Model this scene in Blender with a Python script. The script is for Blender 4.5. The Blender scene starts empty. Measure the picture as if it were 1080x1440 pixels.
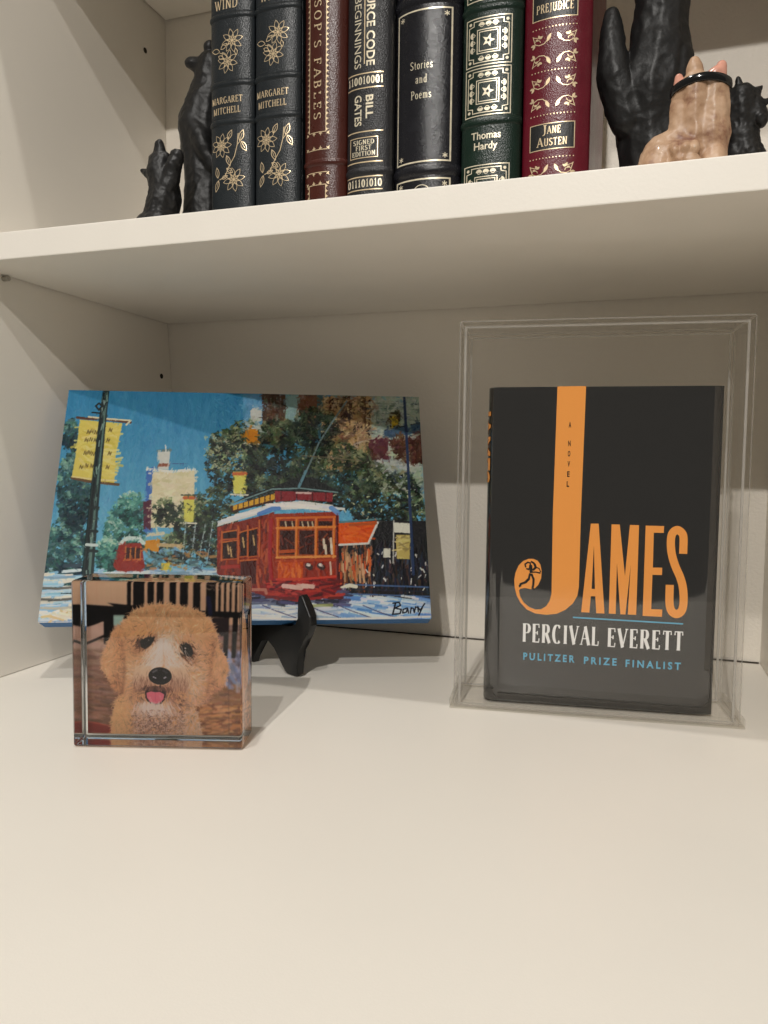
import bpy, bmesh, math, random
import numpy as np
from mathutils import Vector, Matrix, noise
from mathutils.geometry import tessellate_polygon

random.seed(7)
RNG = np.random.default_rng(7)
SC = bpy.context.scene
COL = SC.collection

# ------------------------------------------------------------------ camera
cam_data = bpy.data.cameras.new('camera')
cam = bpy.data.objects.new('camera', cam_data)
COL.objects.link(cam)
cam_data.sensor_fit = 'VERTICAL'
cam_data.sensor_height = 24.0
cam_data.lens = 17.853
cam_data.clip_start = 0.01
cam_data.clip_end = 50.0
YAW, PITCH, ROLL = math.radians(18.3375), math.radians(-3.8119), math.radians(0.6448)
fwd = Vector((-math.sin(YAW) * math.cos(PITCH), math.cos(YAW) * math.cos(PITCH), math.sin(PITCH)))
rgt = Vector((math.cos(YAW), math.sin(YAW), 0))
upv = rgt.cross(fwd)
r2 = math.cos(ROLL) * rgt + math.sin(ROLL) * upv
u2 = -math.sin(ROLL) * rgt + math.cos(ROLL) * upv
cam.matrix_world = Matrix(((r2.x, u2.x, -fwd.x, 0), (r2.y, u2.y, -fwd.y, -0.7066),
                           (r2.z, u2.z, -fwd.z, 0.168), (0, 0, 0, 1)))
SC.camera = cam

# ------------------------------------------------------------------ light
world = bpy.data.worlds.new('World')
SC.world = world
world.use_nodes = True
bg = world.node_tree.nodes['Background']
bg.inputs[0].default_value = (1.0, 0.93, 0.82, 1)
bg.inputs[1].default_value = 0.17


def lamp(name, loc, energy, radius, color):
    l = bpy.data.lights.new(name, 'POINT')
    l.energy = energy
    l.shadow_soft_size = radius
    l.color = color
    l.cycles.is_caustics_light = True
    o = bpy.data.objects.new(name, l)
    o.location = loc
    COL.objects.link(o)
    return o


WARM = (1.0, 0.965, 0.915)
lamp('ceiling_lamp_far', (-0.05, -1.75, 1.25), 56.0, 0.012, WARM)
lamp('ceiling_lamp_middle', (-0.06, -1.16, 1.25), 19.0, 0.012, WARM)
lamp('ceiling_lamp_near', (-0.26, -0.44, 1.25), 13.0, 0.012, WARM)

vs = SC.view_settings
vs.view_transform = 'Standard'
vs.look = 'None'
vs.exposure = 0.0
vs.gamma = 1.0
vs.use_curve_mapping = False
SC.cycles.max_bounces = 14
SC.cycles.transparent_max_bounces = 24
SC.cycles.transmission_bounces = 14
SC.cycles.use_denoising = True


# ------------------------------------------------------------------ materials
def srgb(r, g=None, b=None):
    if g is None:
        r, g, b = r
    out = []
    for c in (r, g, b):
        c /= 255.0
        out.append(c / 12.92 if c <= 0.04045 else ((c + 0.055) / 1.055) ** 2.4)
    return tuple(out)


def mat(name, rgb, rough=0.5, metal=0.0, ior=1.45, bump=0.0, bscale=200.0, vary=0.0, vscale=20.0,
        rvary=0.0, bdetail=4.0, coat=0.0, voronoi=False):
    m = bpy.data.materials.new(name)
    m.use_nodes = True
    nt = m.node_tree
    b = nt.nodes['Principled BSDF']
    b.inputs['Base Color'].default_value = (*rgb, 1)
    b.inputs['Roughness'].default_value = rough
    b.inputs['Metallic'].default_value = metal
    b.inputs['IOR'].default_value = ior
    b.inputs['Coat Weight'].default_value = coat
    b.inputs['Coat Roughness'].default_value = 0.12
    tc = nt.nodes.new('ShaderNodeTexCoord')
    if vary > 0 or rvary > 0:
        n = nt.nodes.new('ShaderNodeTexNoise')
        n.inputs['Scale'].default_value = vscale
        n.inputs['Detail'].default_value = 5
        nt.links.new(tc.outputs['Object'], n.inputs['Vector'])
        if vary > 0:
            rp = nt.nodes.new('ShaderNodeMapRange')
            rp.inputs[3].default_value = 1 - vary
            rp.inputs[4].default_value = 1 + vary
            nt.links.new(n.outputs['Fac'], rp.inputs[0])
            mx = nt.nodes.new('ShaderNodeVectorMath')
            mx.operation = 'SCALE'
            mx.inputs[0].default_value = rgb
            nt.links.new(rp.outputs[0], mx.inputs['Scale'])
            nt.links.new(mx.outputs[0], b.inputs['Base Color'])
        if rvary > 0:
            rr = nt.nodes.new('ShaderNodeMapRange')
            rr.inputs[3].default_value = max(0.02, rough - rvary)
            rr.inputs[4].default_value = rough + rvary
            nt.links.new(n.outputs['Fac'], rr.inputs[0])
            nt.links.new(rr.outputs[0], b.inputs['Roughness'])
    if bump > 0:
        if voronoi:
            t = nt.nodes.new('ShaderNodeTexVoronoi')
            t.feature = 'SMOOTH_F1'
            out = t.outputs['Distance']
        else:
            t = nt.nodes.new('ShaderNodeTexNoise')
            t.inputs['Detail'].default_value = bdetail
            out = t.outputs['Fac']
        t.inputs['Scale'].default_value = bscale
        nt.links.new(tc.outputs['Object'], t.inputs['Vector'])
        bp = nt.nodes.new('ShaderNodeBump')
        bp.inputs['Strength'].default_value = bump
        bp.inputs['Distance'].default_value = 0.001
        nt.links.new(out, bp.inputs['Height'])
        nt.links.new(bp.outputs[0], b.inputs['Normal'])
    return m


def paint_mat(name, rough, ior=1.45):
    m = bpy.data.materials.new(name)
    m.use_nodes = True
    nt = m.node_tree
    b = nt.nodes['Principled BSDF']
    a = nt.nodes.new('ShaderNodeVertexColor')
    a.layer_name = 'pigment'
    nt.links.new(a.outputs['Color'], b.inputs['Base Color'])
    b.inputs['Roughness'].default_value = rough
    b.inputs['IOR'].default_value = ior
    return m


def clear_mat(name, tint, haze, gloss_rough=0.02):
    """thin clear acrylic: see-through with a surface reflection that grows at grazing angles"""
    m = bpy.data.materials.new(name)
    m.use_nodes = True
    nt = m.node_tree
    nt.nodes.clear()
    out = nt.nodes.new('ShaderNodeOutputMaterial')
    tr = nt.nodes.new('ShaderNodeBsdfTransparent')
    tr.inputs[0].default_value = (*tint, 1)
    gl = nt.nodes.new('ShaderNodeBsdfGlossy')
    gl.inputs['Roughness'].default_value = gloss_rough
    lw = nt.nodes.new('ShaderNodeLayerWeight')
    lw.inputs[0].default_value = 0.5
    pw = nt.nodes.new('ShaderNodeMath')
    pw.operation = 'POWER'
    pw.inputs[1].default_value = 5.0
    nt.links.new(lw.outputs['Facing'], pw.inputs[0])
    mr = nt.nodes.new('ShaderNodeMapRange')
    mr.inputs[3].default_value = 0.012
    mr.inputs[4].default_value = 0.5
    nt.links.new(pw.outputs[0], mr.inputs[0])
    mx = nt.nodes.new('ShaderNodeMixShader')
    nt.links.new(mr.outputs[0], mx.inputs[0])
    nt.links.new(tr.outputs[0], mx.inputs[1])
    nt.links.new(gl.outputs[0], mx.inputs[2])
    last = mx
    if haze > 0:
        df = nt.nodes.new('ShaderNodeBsdfTranslucent')
        df.inputs[0].default_value = (0.8, 0.78, 0.74, 1)
        d2 = nt.nodes.new('ShaderNodeBsdfDiffuse')
        d2.inputs[0].default_value = (0.8, 0.78, 0.74, 1)
        ad = nt.nodes.new('ShaderNodeMixShader')
        ad.inputs[0].default_value = 0.5
        nt.links.new(df.outputs[0], ad.inputs[1])
        nt.links.new(d2.outputs[0], ad.inputs[2])
        m2 = nt.nodes.new('ShaderNodeMixShader')
        m2.inputs[0].default_value = haze
        nt.links.new(mx.outputs[0], m2.inputs[1])
        nt.links.new(ad.outputs[0], m2.inputs[2])
        last = m2
    nt.links.new(last.outputs[0], out.inputs[0])
    return m


def glass_mat(name):
    m = bpy.data.materials.new(name)
    m.use_nodes = True
    nt = m.node_tree
    nt.nodes.clear()
    out = nt.nodes.new('ShaderNodeOutputMaterial')
    g = nt.nodes.new('ShaderNodeBsdfGlass')
    g.inputs['Roughness'].default_value = 0.0
    g.inputs['IOR'].default_value = 1.5
    g.inputs['Color'].default_value = (0.985, 0.99, 0.99, 1)
    nt.links.new(g.outputs[0], out.inputs[0])
    return m


M = {}
LAM = (0.90, 0.85, 0.765)
M['laminate'] = mat('cream_laminate', LAM, 0.40, bump=0.06, bscale=900, vary=0.03, vscale=7, rvary=0.10)
M['board'] = mat('cream_shelf_board', LAM, 0.45, bump=0.08, bscale=500, vary=0.025, vscale=30, rvary=0.06)
M['wall'] = mat('textured_wall_paint', (0.87, 0.81, 0.715), 0.5, bump=0.45, bscale=380, bdetail=2, vary=0.02, vscale=9)
M['hole'] = mat('hole_shade', (0.02, 0.015, 0.01), 0.7)
M['pin'] = mat('nickel_pin', (0.5, 0.48, 0.44), 0.35, metal=1.0)
M['gap'] = mat('dark_joint', (0.05, 0.04, 0.03), 0.8)
M['gold'] = mat('gold_foil', (0.84, 0.66, 0.42), 0.32, metal=0.5, vary=0.35, vscale=260)
M['gold_pale'] = mat('pale_gold_foil', (0.86, 0.77, 0.58), 0.32, metal=0.4, vary=0.35, vscale=260)
M['pages'] = mat('page_edges', (0.70, 0.62, 0.46), 0.75, bump=0.3, bscale=900)
M['gilt_pages'] = mat('gilded_page_edges', (0.72, 0.52, 0.25), 0.35, metal=0.7)


def leather(name, rgb, rough=0.36, bump=0.5, bscale=1500):
    bump, bscale, rough = bump * .6, max(bscale, 1500), rough - .03
    return mat(name, rgb, rough, bump=bump, bscale=bscale, vary=0.18, vscale=120, rvary=0.08, voronoi=True)


# ------------------------------------------------------------------ object helpers
def tag(o, label, cat, group=None):
    o['label'] = label
    o['category'] = cat
    if group:
        o['group'] = group
    return o


def thing(name, label, cat, loc=(0, 0, 0), rotz=0.0, group=None, rotx=0.0):
    o = bpy.data.objects.new(name, None)
    o.empty_display_size = 0.02
    COL.objects.link(o)
    o.location = loc
    o.rotation_euler = (rotx, 0, rotz)
    return tag(o, label, cat, group)


def put(name, me, material, parent=None, loc=None, label=None):
    o = bpy.data.objects.new(name, me)
    COL.objects.link(o)
    if material is not None and len(me.materials) == 0:
        me.materials.append(material)
    if parent is not None:
        o.parent = parent
    if loc is not None:
        o.location = loc
    if label:
        o['label'] = label
    return o


def mesh(verts, faces, smooth=False):
    me = bpy.data.meshes.new('m')
    me.from_pydata([tuple(v) for v in verts], [], faces)
    me.update()
    if smooth:
        me.shade_smooth()
    return me


def bm_mesh(bm, smooth=False):
    me = bpy.data.meshes.new('m')
    bmesh.ops.recalc_face_normals(bm, faces=bm.faces[:])
    bm.to_mesh(me)
    bm.free()
    if smooth:
        me.shade_smooth()
    return me


def box_mesh(x0, x1, y0, y1, z0, z1, bevel=0.0, seg=2):
    bm = bmesh.new()
    bmesh.ops.create_cube(bm, size=1.0)
    for v in bm.verts:
        v.co = Vector(((x0 + x1) / 2 + v.co.x * (x1 - x0), (y0 + y1) / 2 + v.co.y * (y1 - y0),
                       (z0 + z1) / 2 + v.co.z * (z1 - z0)))
    if bevel > 0:
        bmesh.ops.bevel(bm, geom=bm.edges[:], offset=bevel, segments=seg, profile=0.6, affect='EDGES')
    return bm_mesh(bm)


def hexa_mesh(p, bevel=0.0):
    """box from 8 corners: bottom four then top four, counter-clockwise"""
    bm = bmesh.new()
    v = [bm.verts.new(q) for q in p]
    for f in ((0, 1, 2, 3), (7, 6, 5, 4), (0, 4, 5, 1), (1, 5, 6, 2), (2, 6, 7, 3), (3, 7, 4, 0)):
        bm.faces.new([v[i] for i in f])
    if bevel > 0:
        bmesh.ops.bevel(bm, geom=bm.edges[:], offset=bevel, segments=2, profile=0.6, affect='EDGES')
    return bm_mesh(bm)


def prism_mesh(outline, z0, z1, axis='z', bevel=0.0, seg=2, smooth=False):
    """extrude a closed 2-D outline; axis z: (x,y) -> z, axis y: (x,z) -> y, axis x: (y,z) -> x"""
    bm = bmesh.new()

    def P(a, b, c):
        return {'z': (a, b, c), 'y': (a, c, b), 'x': (c, a, b)}[axis]
    lo = [bm.verts.new(P(a, b, z0)) for a, b in outline]
    hi = [bm.verts.new(P(a, b, z1)) for a, b in outline]
    n = len(outline)
    caps = [bm.faces.new(lo[::-1]), bm.faces.new(hi)]
    for i in range(n):
        bm.faces.new((lo[i], lo[(i + 1) % n], hi[(i + 1) % n], hi[i]))
    if bevel > 0:
        ed = [e for f in caps for e in f.edges]
        bmesh.ops.bevel(bm, geom=ed, offset=bevel, segments=seg, profile=0.6, affect='EDGES')
    return bm_mesh(bm, smooth)


def auto_smooth(o, angle=35):
    me = o.data
    me.shade_smooth()
    bm = bmesh.new()
    bm.from_mesh(me)
    lim = math.radians(angle)
    for e in bm.edges:
        e.smooth = not (len(e.link_faces) == 2 and e.calc_face_angle(0) > lim)
    bm.to_mesh(me)
    bm.free()


# ------------------------------------------------------------------ flat art: ribbons, fills, lettering
class Art:
    """2-D lettering and line work, later wrapped on a surface with a map (u, v, lift) -> point"""

    def __init__(self):
        self.items = []
        self.cuts = []

    def mark(self):
        self.cuts.append(len(self.items))

    def ribbon(self, pts, width, closed=False, step=None, widths=None):
        pts = [np.array(p, float) for p in pts]
        if closed:
            pts = pts + [pts[0]]
        if step:
            out = [pts[0]]
            for a, b in zip(pts[:-1], pts[1:]):
                n = max(1, int(np.linalg.norm(b - a) / step))
                for i in range(1, n + 1):
                    out.append(a + (b - a) * i / n)
            pts = out
        n = len(pts)
        L, R = [], []
        for i in range(n):
            if closed and i in (0, n - 1):
                d0, d1 = pts[0] - pts[-2], pts[1] - pts[0]
            else:
                d0 = pts[i] - pts[max(i - 1, 0)]
                d1 = pts[min(i + 1, n - 1)] - pts[i]
            d0 = d0 / (np.linalg.norm(d0) + 1e-12)
            d1 = d1 / (np.linalg.norm(d1) + 1e-12)
            t = d0 + d1
            if np.linalg.norm(t) < 1e-6:
                t = d1
            t = t / np.linalg.norm(t)
            nn = np.array((-t[1], t[0]))
            ref = d1 if np.linalg.norm(d1) > 0.5 else d0
            c = max(0.45, abs(nn @ np.array((-ref[1], ref[0]))))
            w = (widths[i] if widths is not None and not step else width) / 2 / c
            L.append(pts[i] + nn * w)
            R.append(pts[i] - nn * w)
        self.items.append((L + R, [(i, n + i, n + i + 1, i + 1) for i in range(n - 1)]))

    def poly(self, outer, holes=()):
        loops = [[Vector((p[0], p[1], 0)) for p in l] for l in (outer, *holes)]
        flat = [(p.x, p.y) for l in loops for p in l]
        self.items.append((flat, [tuple(t) for t in tessellate_polygon(loops)]))

    def dot(self, x, y, r, n=10):
        self.items.append(([(x + r * math.cos(6.2832 * i / n), y + r * math.sin(6.2832 * i / n)) for i in range(n)],
                           [tuple(range(n))]))

    def add(self, other, fn):
        for vv, ff in other.items:
            self.items.append(([fn(p) for p in vv], ff))

    def text(self, s, cx, cy, height, width=None, rot=0, bold=0.0, spacing=1.0):
        self.mark()
        vv, ff = text_shape(s, bold, spacing)
        vv = np.array(vv)
        w0 = vv[:, 0].max() - vv[:, 0].min()
        x0 = vv[:, 0].min()
        k = height / CAP
        kx = k if width is None else width / w0
        P = np.stack([(vv[:, 0] - x0 - w0 / 2) * kx, (vv[:, 1] - CAP / 2) * k], 1)
        c, sn = math.cos(rot), math.sin(rot)
        P = np.stack([cx + P[:, 0] * c - P[:, 1] * sn, cy + P[:, 0] * sn + P[:, 1] * c], 1)
        self.items.append(([tuple(p) for p in P], ff))

    def serif(self, s, cx, cy, height, width=None, thick=0.16, thin=0.05, gap=0.14, rot=0, track=0.0):
        self.mark()
        a = serif_line(s, thick, thin, gap + track)
        allv = np.array([p for vv, _ in a.items for p in vv])
        x0, x1 = allv[:, 0].min(), allv[:, 0].max()
        kx = height if width is None else width / (x1 - x0)
        c, sn = math.cos(rot), math.sin(rot)

        def fn(p):
            x, y = (p[0] - (x0 + x1) / 2) * kx, (p[1] - 0.5) * height
            return (cx + x * c - y * sn, cy + x * sn + y * c)
        self.add(a, fn)

    def build(self, name, material, parent, fmap, lift=0.00012, label=None):
        bounds = sorted(set([0] + self.cuts + [len(self.items)]))
        e = 0.0
        for lo, hi in zip(bounds[:-1], bounds[1:]):
            V, F = [], []
            for vv, ff in self.items[lo:hi]:
                b = len(V)
                e = (e + 1.5e-6) % 6e-5
                for p in vv:
                    V.append(fmap(p[0], p[1], lift + e))
                for f in ff:
                    F.append(tuple(b + i for i in f))
            if V:
                put(name, mesh(V, F), material, parent, label=label)


_tc = {}
CAP = 0.7


def text_shape(s, bold, spacing):
    global CAP
    key = (s, bold, spacing)
    if key in _tc:
        return _tc[key]
    cu = bpy.data.curves.new('t', 'FONT')
    cu.body = s
    cu.offset = bold
    cu.space_character = spacing
    cu.resolution_u = 3
    ob = bpy.data.objects.new('t', cu)
    COL.objects.link(ob)
    bpy.context.view_layer.update()
    dg = bpy.context.evaluated_depsgraph_get()
    me = bpy.data.meshes.new_from_object(ob.evaluated_get(dg))
    vv = [(v.co.x, v.co.y) for v in me.vertices]
    ff = [tuple(p.vertices) for p in me.polygons]
    bpy.data.objects.remove(ob)
    bpy.data.curves.remove(cu)
    bpy.data.meshes.remove(me)
    _tc[key] = (vv, ff)
    return vv, ff


CAP = max(p[1] for p in text_shape('H', 0.0, 1.0)[0])


def arc(cx, cy, rx, ry, a0, a1, n=14):
    return [(cx + rx * math.cos(math.radians(a0 + (a1 - a0) * i / n)),
             cy + ry * math.sin(math.radians(a0 + (a1 - a0) * i / n))) for i in range(n + 1)]


# glyphs: width, strokes, serif feet (x, y, half-length)
S_CURVE = arc(.31, .755, .21, .205, 20, 200, 12)[:-1] + [(.13, .63), (.2, .555), (.36, .47), (.49, .38)] + \
    arc(.30, .24, .22, .22, 20, -170, 12)
GL = {
    'A': (.74, [[(.06, 0), (.36, 1)], [(.36, 1), (.68, 0)], [(.17, .34), (.55, .34)]], [(.06, 0, .11), (.68, 0, .13)]),
    'B': (.66, [[(.14, 0), (.14, 1)], [(.14, .98)] + arc(.32, .76, .2, .22, 90, -90) + [(.14, .53)],
                [(.14, .53)] + arc(.34, .275, .24, .255, 90, -90) + [(.14, .02)]], [(.1, 0, .1), (.1, 1, .1)]),
    'C': (.7, [arc(.38, .5, .3, .49, 48, 312, 22)], [(.58, .84, .03)]),
    'D': (.76, [[(.14, 0), (.14, 1)], [(.14, .98)] + arc(.3, .5, .38, .48, 90, -90, 18) + [(.14, .02)]],
          [(.1, 0, .1), (.1, 1, .1)]),
    'E': (.62, [[(.14, 0), (.14, 1)], [(.1, .98), (.54, .98), (.55, .8)], [(.14, .52), (.42, .52)],
                [(.1, .02), (.55, .02), (.57, .22)], [(.42, .42), (.42, .62)]], [(.08, 0, .07), (.08, 1, .07)]),
    'F': (.58, [[(.14, 0), (.14, 1)], [(.1, .98), (.52, .98), (.53, .8)], [(.14, .52), (.42, .52)],
                [(.42, .42), (.42, .62)]], [(.14, 0, .13), (.08, 1, .07)]),
    'G': (.76, [arc(.38, .5, .3, .49, 48, 335, 22), [(.64, .42), (.64, .1)]], [(.62, .44, .11)]),
    'H': (.8, [[(.14, 0), (.14, 1)], [(.66, 0), (.66, 1)], [(.14, .52), (.66, .52)]],
          [(.14, 0, .13), (.14, 1, .13), (.66, 0, .13), (.66, 1, .13)]),
    'I': (.36, [[(.18, 0), (.18, 1)]], [(.18, 0, .14), (.18, 1, .14)]),
    'J': (.46, [[(.28, 1), (.28, .1), (.22, -.06), (.08, -.1)]], [(.28, 1, .14)]),
    'L': (.58, [[(.14, 0), (.14, 1)], [(.1, .02), (.52, .02), (.54, .24)]], [(.14, 1, .13), (.08, 0, .07)]),
    'M': (.92, [[(.14, 0), (.14, 1)], [(.14, 1), (.46, .06)], [(.46, .06), (.78, 1)], [(.78, 0), (.78, 1)]],
          [(.14, 0, .12), (.1, 1, .09), (.78, 0, .13), (.82, 1, .09)]),
    'N': (.8, [[(.14, 0), (.14, 1)], [(.14, 1), (.66, .02)], [(.66, 0), (.66, 1)]],
          [(.14, 0, .12), (.1, 1, .08), (.66, 1, .12)]),
    'O': (.8, [arc(.4, .5, .32, .49, 0, 360, 28)], []),
    'P': (.64, [[(.14, 0), (.14, 1)], [(.14, .98)] + arc(.33, .74, .23, .24, 90, -90) + [(.14, .5)]],
          [(.14, 0, .13), (.1, 1, .1)]),
    'R': (.72, [[(.14, 0), (.14, 1)], [(.14, .98)] + arc(.33, .75, .21, .23, 90, -90) + [(.14, .52)],
                [(.36, .52), (.64, 0)]], [(.14, 0, .13), (.1, 1, .1), (.66, 0, .07)]),
    'S': (.6, [S_CURVE], [(.5, .86, .03), (.1, .14, .03)]),
    'T': (.68, [[(.34, 0), (.34, 1)], [(.05, .8), (.06, .98), (.62, .98), (.63, .8)]], [(.34, 0, .14)]),
    'U': (.76, [[(.14, 1), (.14, .3)] + arc(.38, .28, .24, .27, 180, 360) + [(.62, 1)]],
          [(.14, 1, .13), (.62, 1, .12)]),
    'V': (.72, [[(.06, 1), (.37, 0)], [(.37, 0), (.66, 1)]], [(.08, 1, .13), (.66, 1, .11)]),
    'W': (1.02, [[(.06, 1), (.32, 0)], [(.32, 0), (.53, .95)], [(.5, .95), (.74, 0)], [(.74, 0), (.96, 1)]],
          [(.08, 1, .13), (.94, 1, .1)]),
    '0': (.58, [arc(.29, .5, .2, .48, 0, 360, 22)], []),
    '1': (.42, [[(.22, 0), (.22, 1), (.08, .84)]], [(.22, 0, .15)]),
    "'": (.2, [[(.1, 1), (.08, .76)]], []),
    ' ': (.3, [], []),
    'a': (.5, [[(.08, .5)] + arc(.23, .48, .15, .16, 150, 0, 8) + [(.38, .06), (.46, .02)],
               [(.38, .36)] + arc(.23, .17, .16, .16, 80, 330, 10)], []),
    'd': (.56, [[(.42, 1), (.42, .02)], arc(.25, .31, .18, .3, 0, 360, 18)], [(.38, 1, .06), (.46, .02, .05)]),
    'e': (.5, [[(.08, .36), (.42, .36)] + arc(.25, .32, .17, .31, 10, 320, 18)], []),
    'i': (.3, [[(.15, 0), (.15, .62)], [(.15, .8), (.15, .93)]], [(.15, 0, .12), (.1, .62, .06)]),
    'm': (.88, [[(.13, 0), (.13, .62)], [(.13, .45)] + arc(.29, .42, .14, .19, 150, 0, 8) + [(.43, 0)],
                [(.43, .45)] + arc(.59, .42, .14, .19, 150, 0, 8) + [(.73, 0)]],
          [(.13, 0, .11), (.43, 0, .1), (.73, 0, .11), (.08, .62, .05)]),
    'n': (.58, [[(.13, 0), (.13, .62)], [(.13, .45)] + arc(.29, .42, .15, .19, 150, 0, 8) + [(.44, 0)]],
          [(.13, 0, .11), (.44, 0, .11), (.08, .62, .05)]),
    'o': (.54, [arc(.27, .31, .2, .3, 0, 360, 20)], []),
    'r': (.42, [[(.13, 0), (.13, .62)], [(.13, .42)] + arc(.28, .42, .13, .19, 150, 40, 6)],
          [(.13, 0, .12), (.08, .62, .05)]),
    's': (.42, [[(p[0] * .72, p[1] * .62) for p in S_CURVE]], []),
    't': (.36, [[(.17, .86), (.17, .12), (.24, .02), (.34, .06)], [(.03, .6), (.32, .6)]], []),
}


def serif_line(s, thick, thin, gap):
    a = Art()
    x = 0.0
    th0 = math.radians(14)
    for ch in s:
        w, strokes, feet = GL[ch]
        for st in strokes:
            pts = [np.array((x + p[0], p[1])) for p in st]
            ws = []
            for i in range(len(pts)):
                d = pts[min(i + 1, len(pts) - 1)] - pts[max(i - 1, 0)]
                k = abs(math.sin(math.atan2(d[1], d[0]) - th0 * (1 if len(pts) == 2 else 0)))
                k = max(0.0, (k - 0.25) / 0.75)
                if len(pts) == 2 and pts[0][0] != pts[1][0] and d[0] * d[1] > 0:
                    k *= 0.25
                if len(pts) <= 4:
                    seg = min([np.linalg.norm(pts[j + 1] - pts[j]) for j in (i - 1, i) if 0 <= j < len(pts) - 1])
                    if seg < .3:
                        k *= .22
                ws.append(thin + (thick - thin) * k)
            a.ribbon(pts, thick, widths=ws)
        for fx, fy, hl in feet:
            yy = min(max(fy, thin * .5), 1 - thin * .5)
            a.ribbon([(x + fx - hl, yy), (x + fx + hl, yy)], thin)
        x += w + gap
    return a


# ------------------------------------------------------------------ bookcase
BACK_Y, FRONT_Y = 0.0, -0.26
ZU, ZT = 0.3107, 0.3302          # underside and top of the upper shelf
ZN = 0.62                        # underside of the next shelf
XR = 0.104
case = thing('bookcase', 'built-in cream laminate bookcase holding all the books, picture and figurines', 'bookcase')


def wall_x(z):
    return -0.456 - 0.023 * min(max(z / ZU, 0), 1)


put('back_panel', box_mesh(-0.52, 0.16, 0.0, 0.012, -0.03, 0.70), M['wall'], case)
put('shelf', box_mesh(-0.62, 0.42, -0.642, -0.0015, -0.024, 0.0, 0.0012), M['laminate'], case,
    label='wide cream lower shelf that the picture, crystal and display case stand on')
put('shelf', box_mesh(-0.4776, XR - 0.0012, FRONT_Y, -0.0020, ZU, ZT, 0.0008), M['board'], case,
    label='cream upper shelf carrying the leather books')
put('shelf', box_mesh(-0.4776, XR - 0.0012, FRONT_Y, -0.0020, ZN, ZN + 0.0195, 0.0008), M['board'], case,
    label='topmost cream shelf above the books')
# side panels
for z0, z1 in ((0.0005, ZU), (ZU, 0.70)):
    a, b = wall_x(z0), wall_x(z1)
    if z0 > 0.1:
        z0 += 0.0
    put('side_panel', hexa_mesh([(a - .019, FRONT_Y, z0), (a, FRONT_Y, z0), (a, -0.0005, z0), (a - .019, -0.0005, z0),
                                 (b - .019, FRONT_Y, z1), (b, FRONT_Y, z1), (b, -0.0005, z1), (b - .019, -0.0005, z1)]),
        M['laminate'], case)
put('side_panel', box_mesh(XR, XR + 0.019, FRONT_Y, -0.0005, 0.0005, 0.70, 0.0006), M['laminate'], case)
# dark joint where the lower shelf meets the back panel
put('joint', box_mesh(-0.455, XR - 0.001, -0.0022, -0.0008, 0.0002, 0.0012), M['gap'], case)
# shelf-pin holes as solid plugs, the bore's shade put into their dark colour, and one shelf pin under the front of the upper shelf


def pin_hole_plug(y, z):
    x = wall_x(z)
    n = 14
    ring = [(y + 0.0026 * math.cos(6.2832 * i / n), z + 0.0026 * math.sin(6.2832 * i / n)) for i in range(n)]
    put('pin_hole_plug', prism_mesh(ring, x - 0.006, x + 0.0004, axis='x'), M['hole'], case)


pin_hole_plug(-0.035, 0.574)
pin_hole_plug(-0.018, 0.254)
n = 14
put('shelf_pin', prism_mesh([(-0.222 + 0.0021 * math.cos(6.2832 * i / n), 0.3080 + 0.0021 * math.sin(6.2832 * i / n))
                             for i in range(n)], -0.4788, -0.473, axis='x', bevel=0.0005), M['pin'], case)


# ------------------------------------------------------------------ leather books
class Spine:
    def __init__(self, w, h, bulge, power=2.4):
        self.hw, self.h, self.b, self.p = w / 2, h, bulge, power

    def y(self, u):
        t = min(1.0, abs(u) / self.hw)
        return self.b * (1 - (1 - t ** self.p) ** (1 / 1.6))

    def normal(self, u):
        e = 1e-4
        d = (self.y(min(u + e, self.hw)) - self.y(max(u - e, -self.hw))) / (min(u + e, self.hw) - max(u - e, -self.hw))
        l = math.hypot(d, 1)
        return d / l, -1 / l

    def map(self, u, v, lift):
        nx, ny = self.normal(u)
        return (u + nx * lift, self.y(u) + ny * lift, v)

    def profile(self, n=30):
        return [self.hw * math.sin(math.pi * (i / n - 0.5)) for i in range(n + 1)]


def leather_book(label, xc, w, h, depth, bulge, mtl, bands, edge, power=2.4, yoff=0.0, band_h=0.0012, band_w=0.0052):
    root = thing('leather_book', label, 'book', (xc, -0.20 + yoff, ZT + 0.0003), 0.0,
                 'leather-bound books on the upper shelf')
    sp = Spine(w, h, bulge, power)
    us = sp.profile()
    outer = [(u, sp.y(u)) for u in us]
    ins = 0.0022
    inner = [(u * (1 - ins / sp.hw), sp.y(u) + ins * 0.9) for u in us]
    s_o = put('spine', prism_mesh(outer + inner[::-1], 0, h, bevel=0.0004), mtl, root)
    auto_smooth(s_o, 40)
    yb = bulge + 0.0022 * .9 + 0.0004
    for sx in (-1, 1):
        xa, xb = (sx * (sp.hw - 0.0031), sx * (sp.hw - 0.0001))
        put('board', box_mesh(min(xa, xb), max(xa, xb), yb, depth, 0, h, 0.0006), mtl, root)
    put('page_block', box_mesh(-sp.hw + 0.0034, sp.hw - 0.0034, yb + 0.001, depth - 0.004, 0.003, h - 0.003), edge, root)
    k = 8
    for bz in bands:
        V, F = [], []
        for u in us:
            nx, ny = sp.normal(u * 0.985)
            for j in range(k + 1):
                t = j / k
                hh = band_h * math.sin(math.pi * t) ** 0.8 - 0.0002
                V.append((u * 0.985 + nx * hh, sp.y(u * 0.985) + ny * hh, bz + (t - .5) * band_w))
        for i in range(len(us) - 1):
            for j in range(k):
                a = i * (k + 1) + j
                F.append((a, a + k + 1, a + k + 2, a + 1))
        put('raised_band', mesh(V, F, True), mtl, s_o)
    return root, sp, s_o


mm = 0.001


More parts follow.
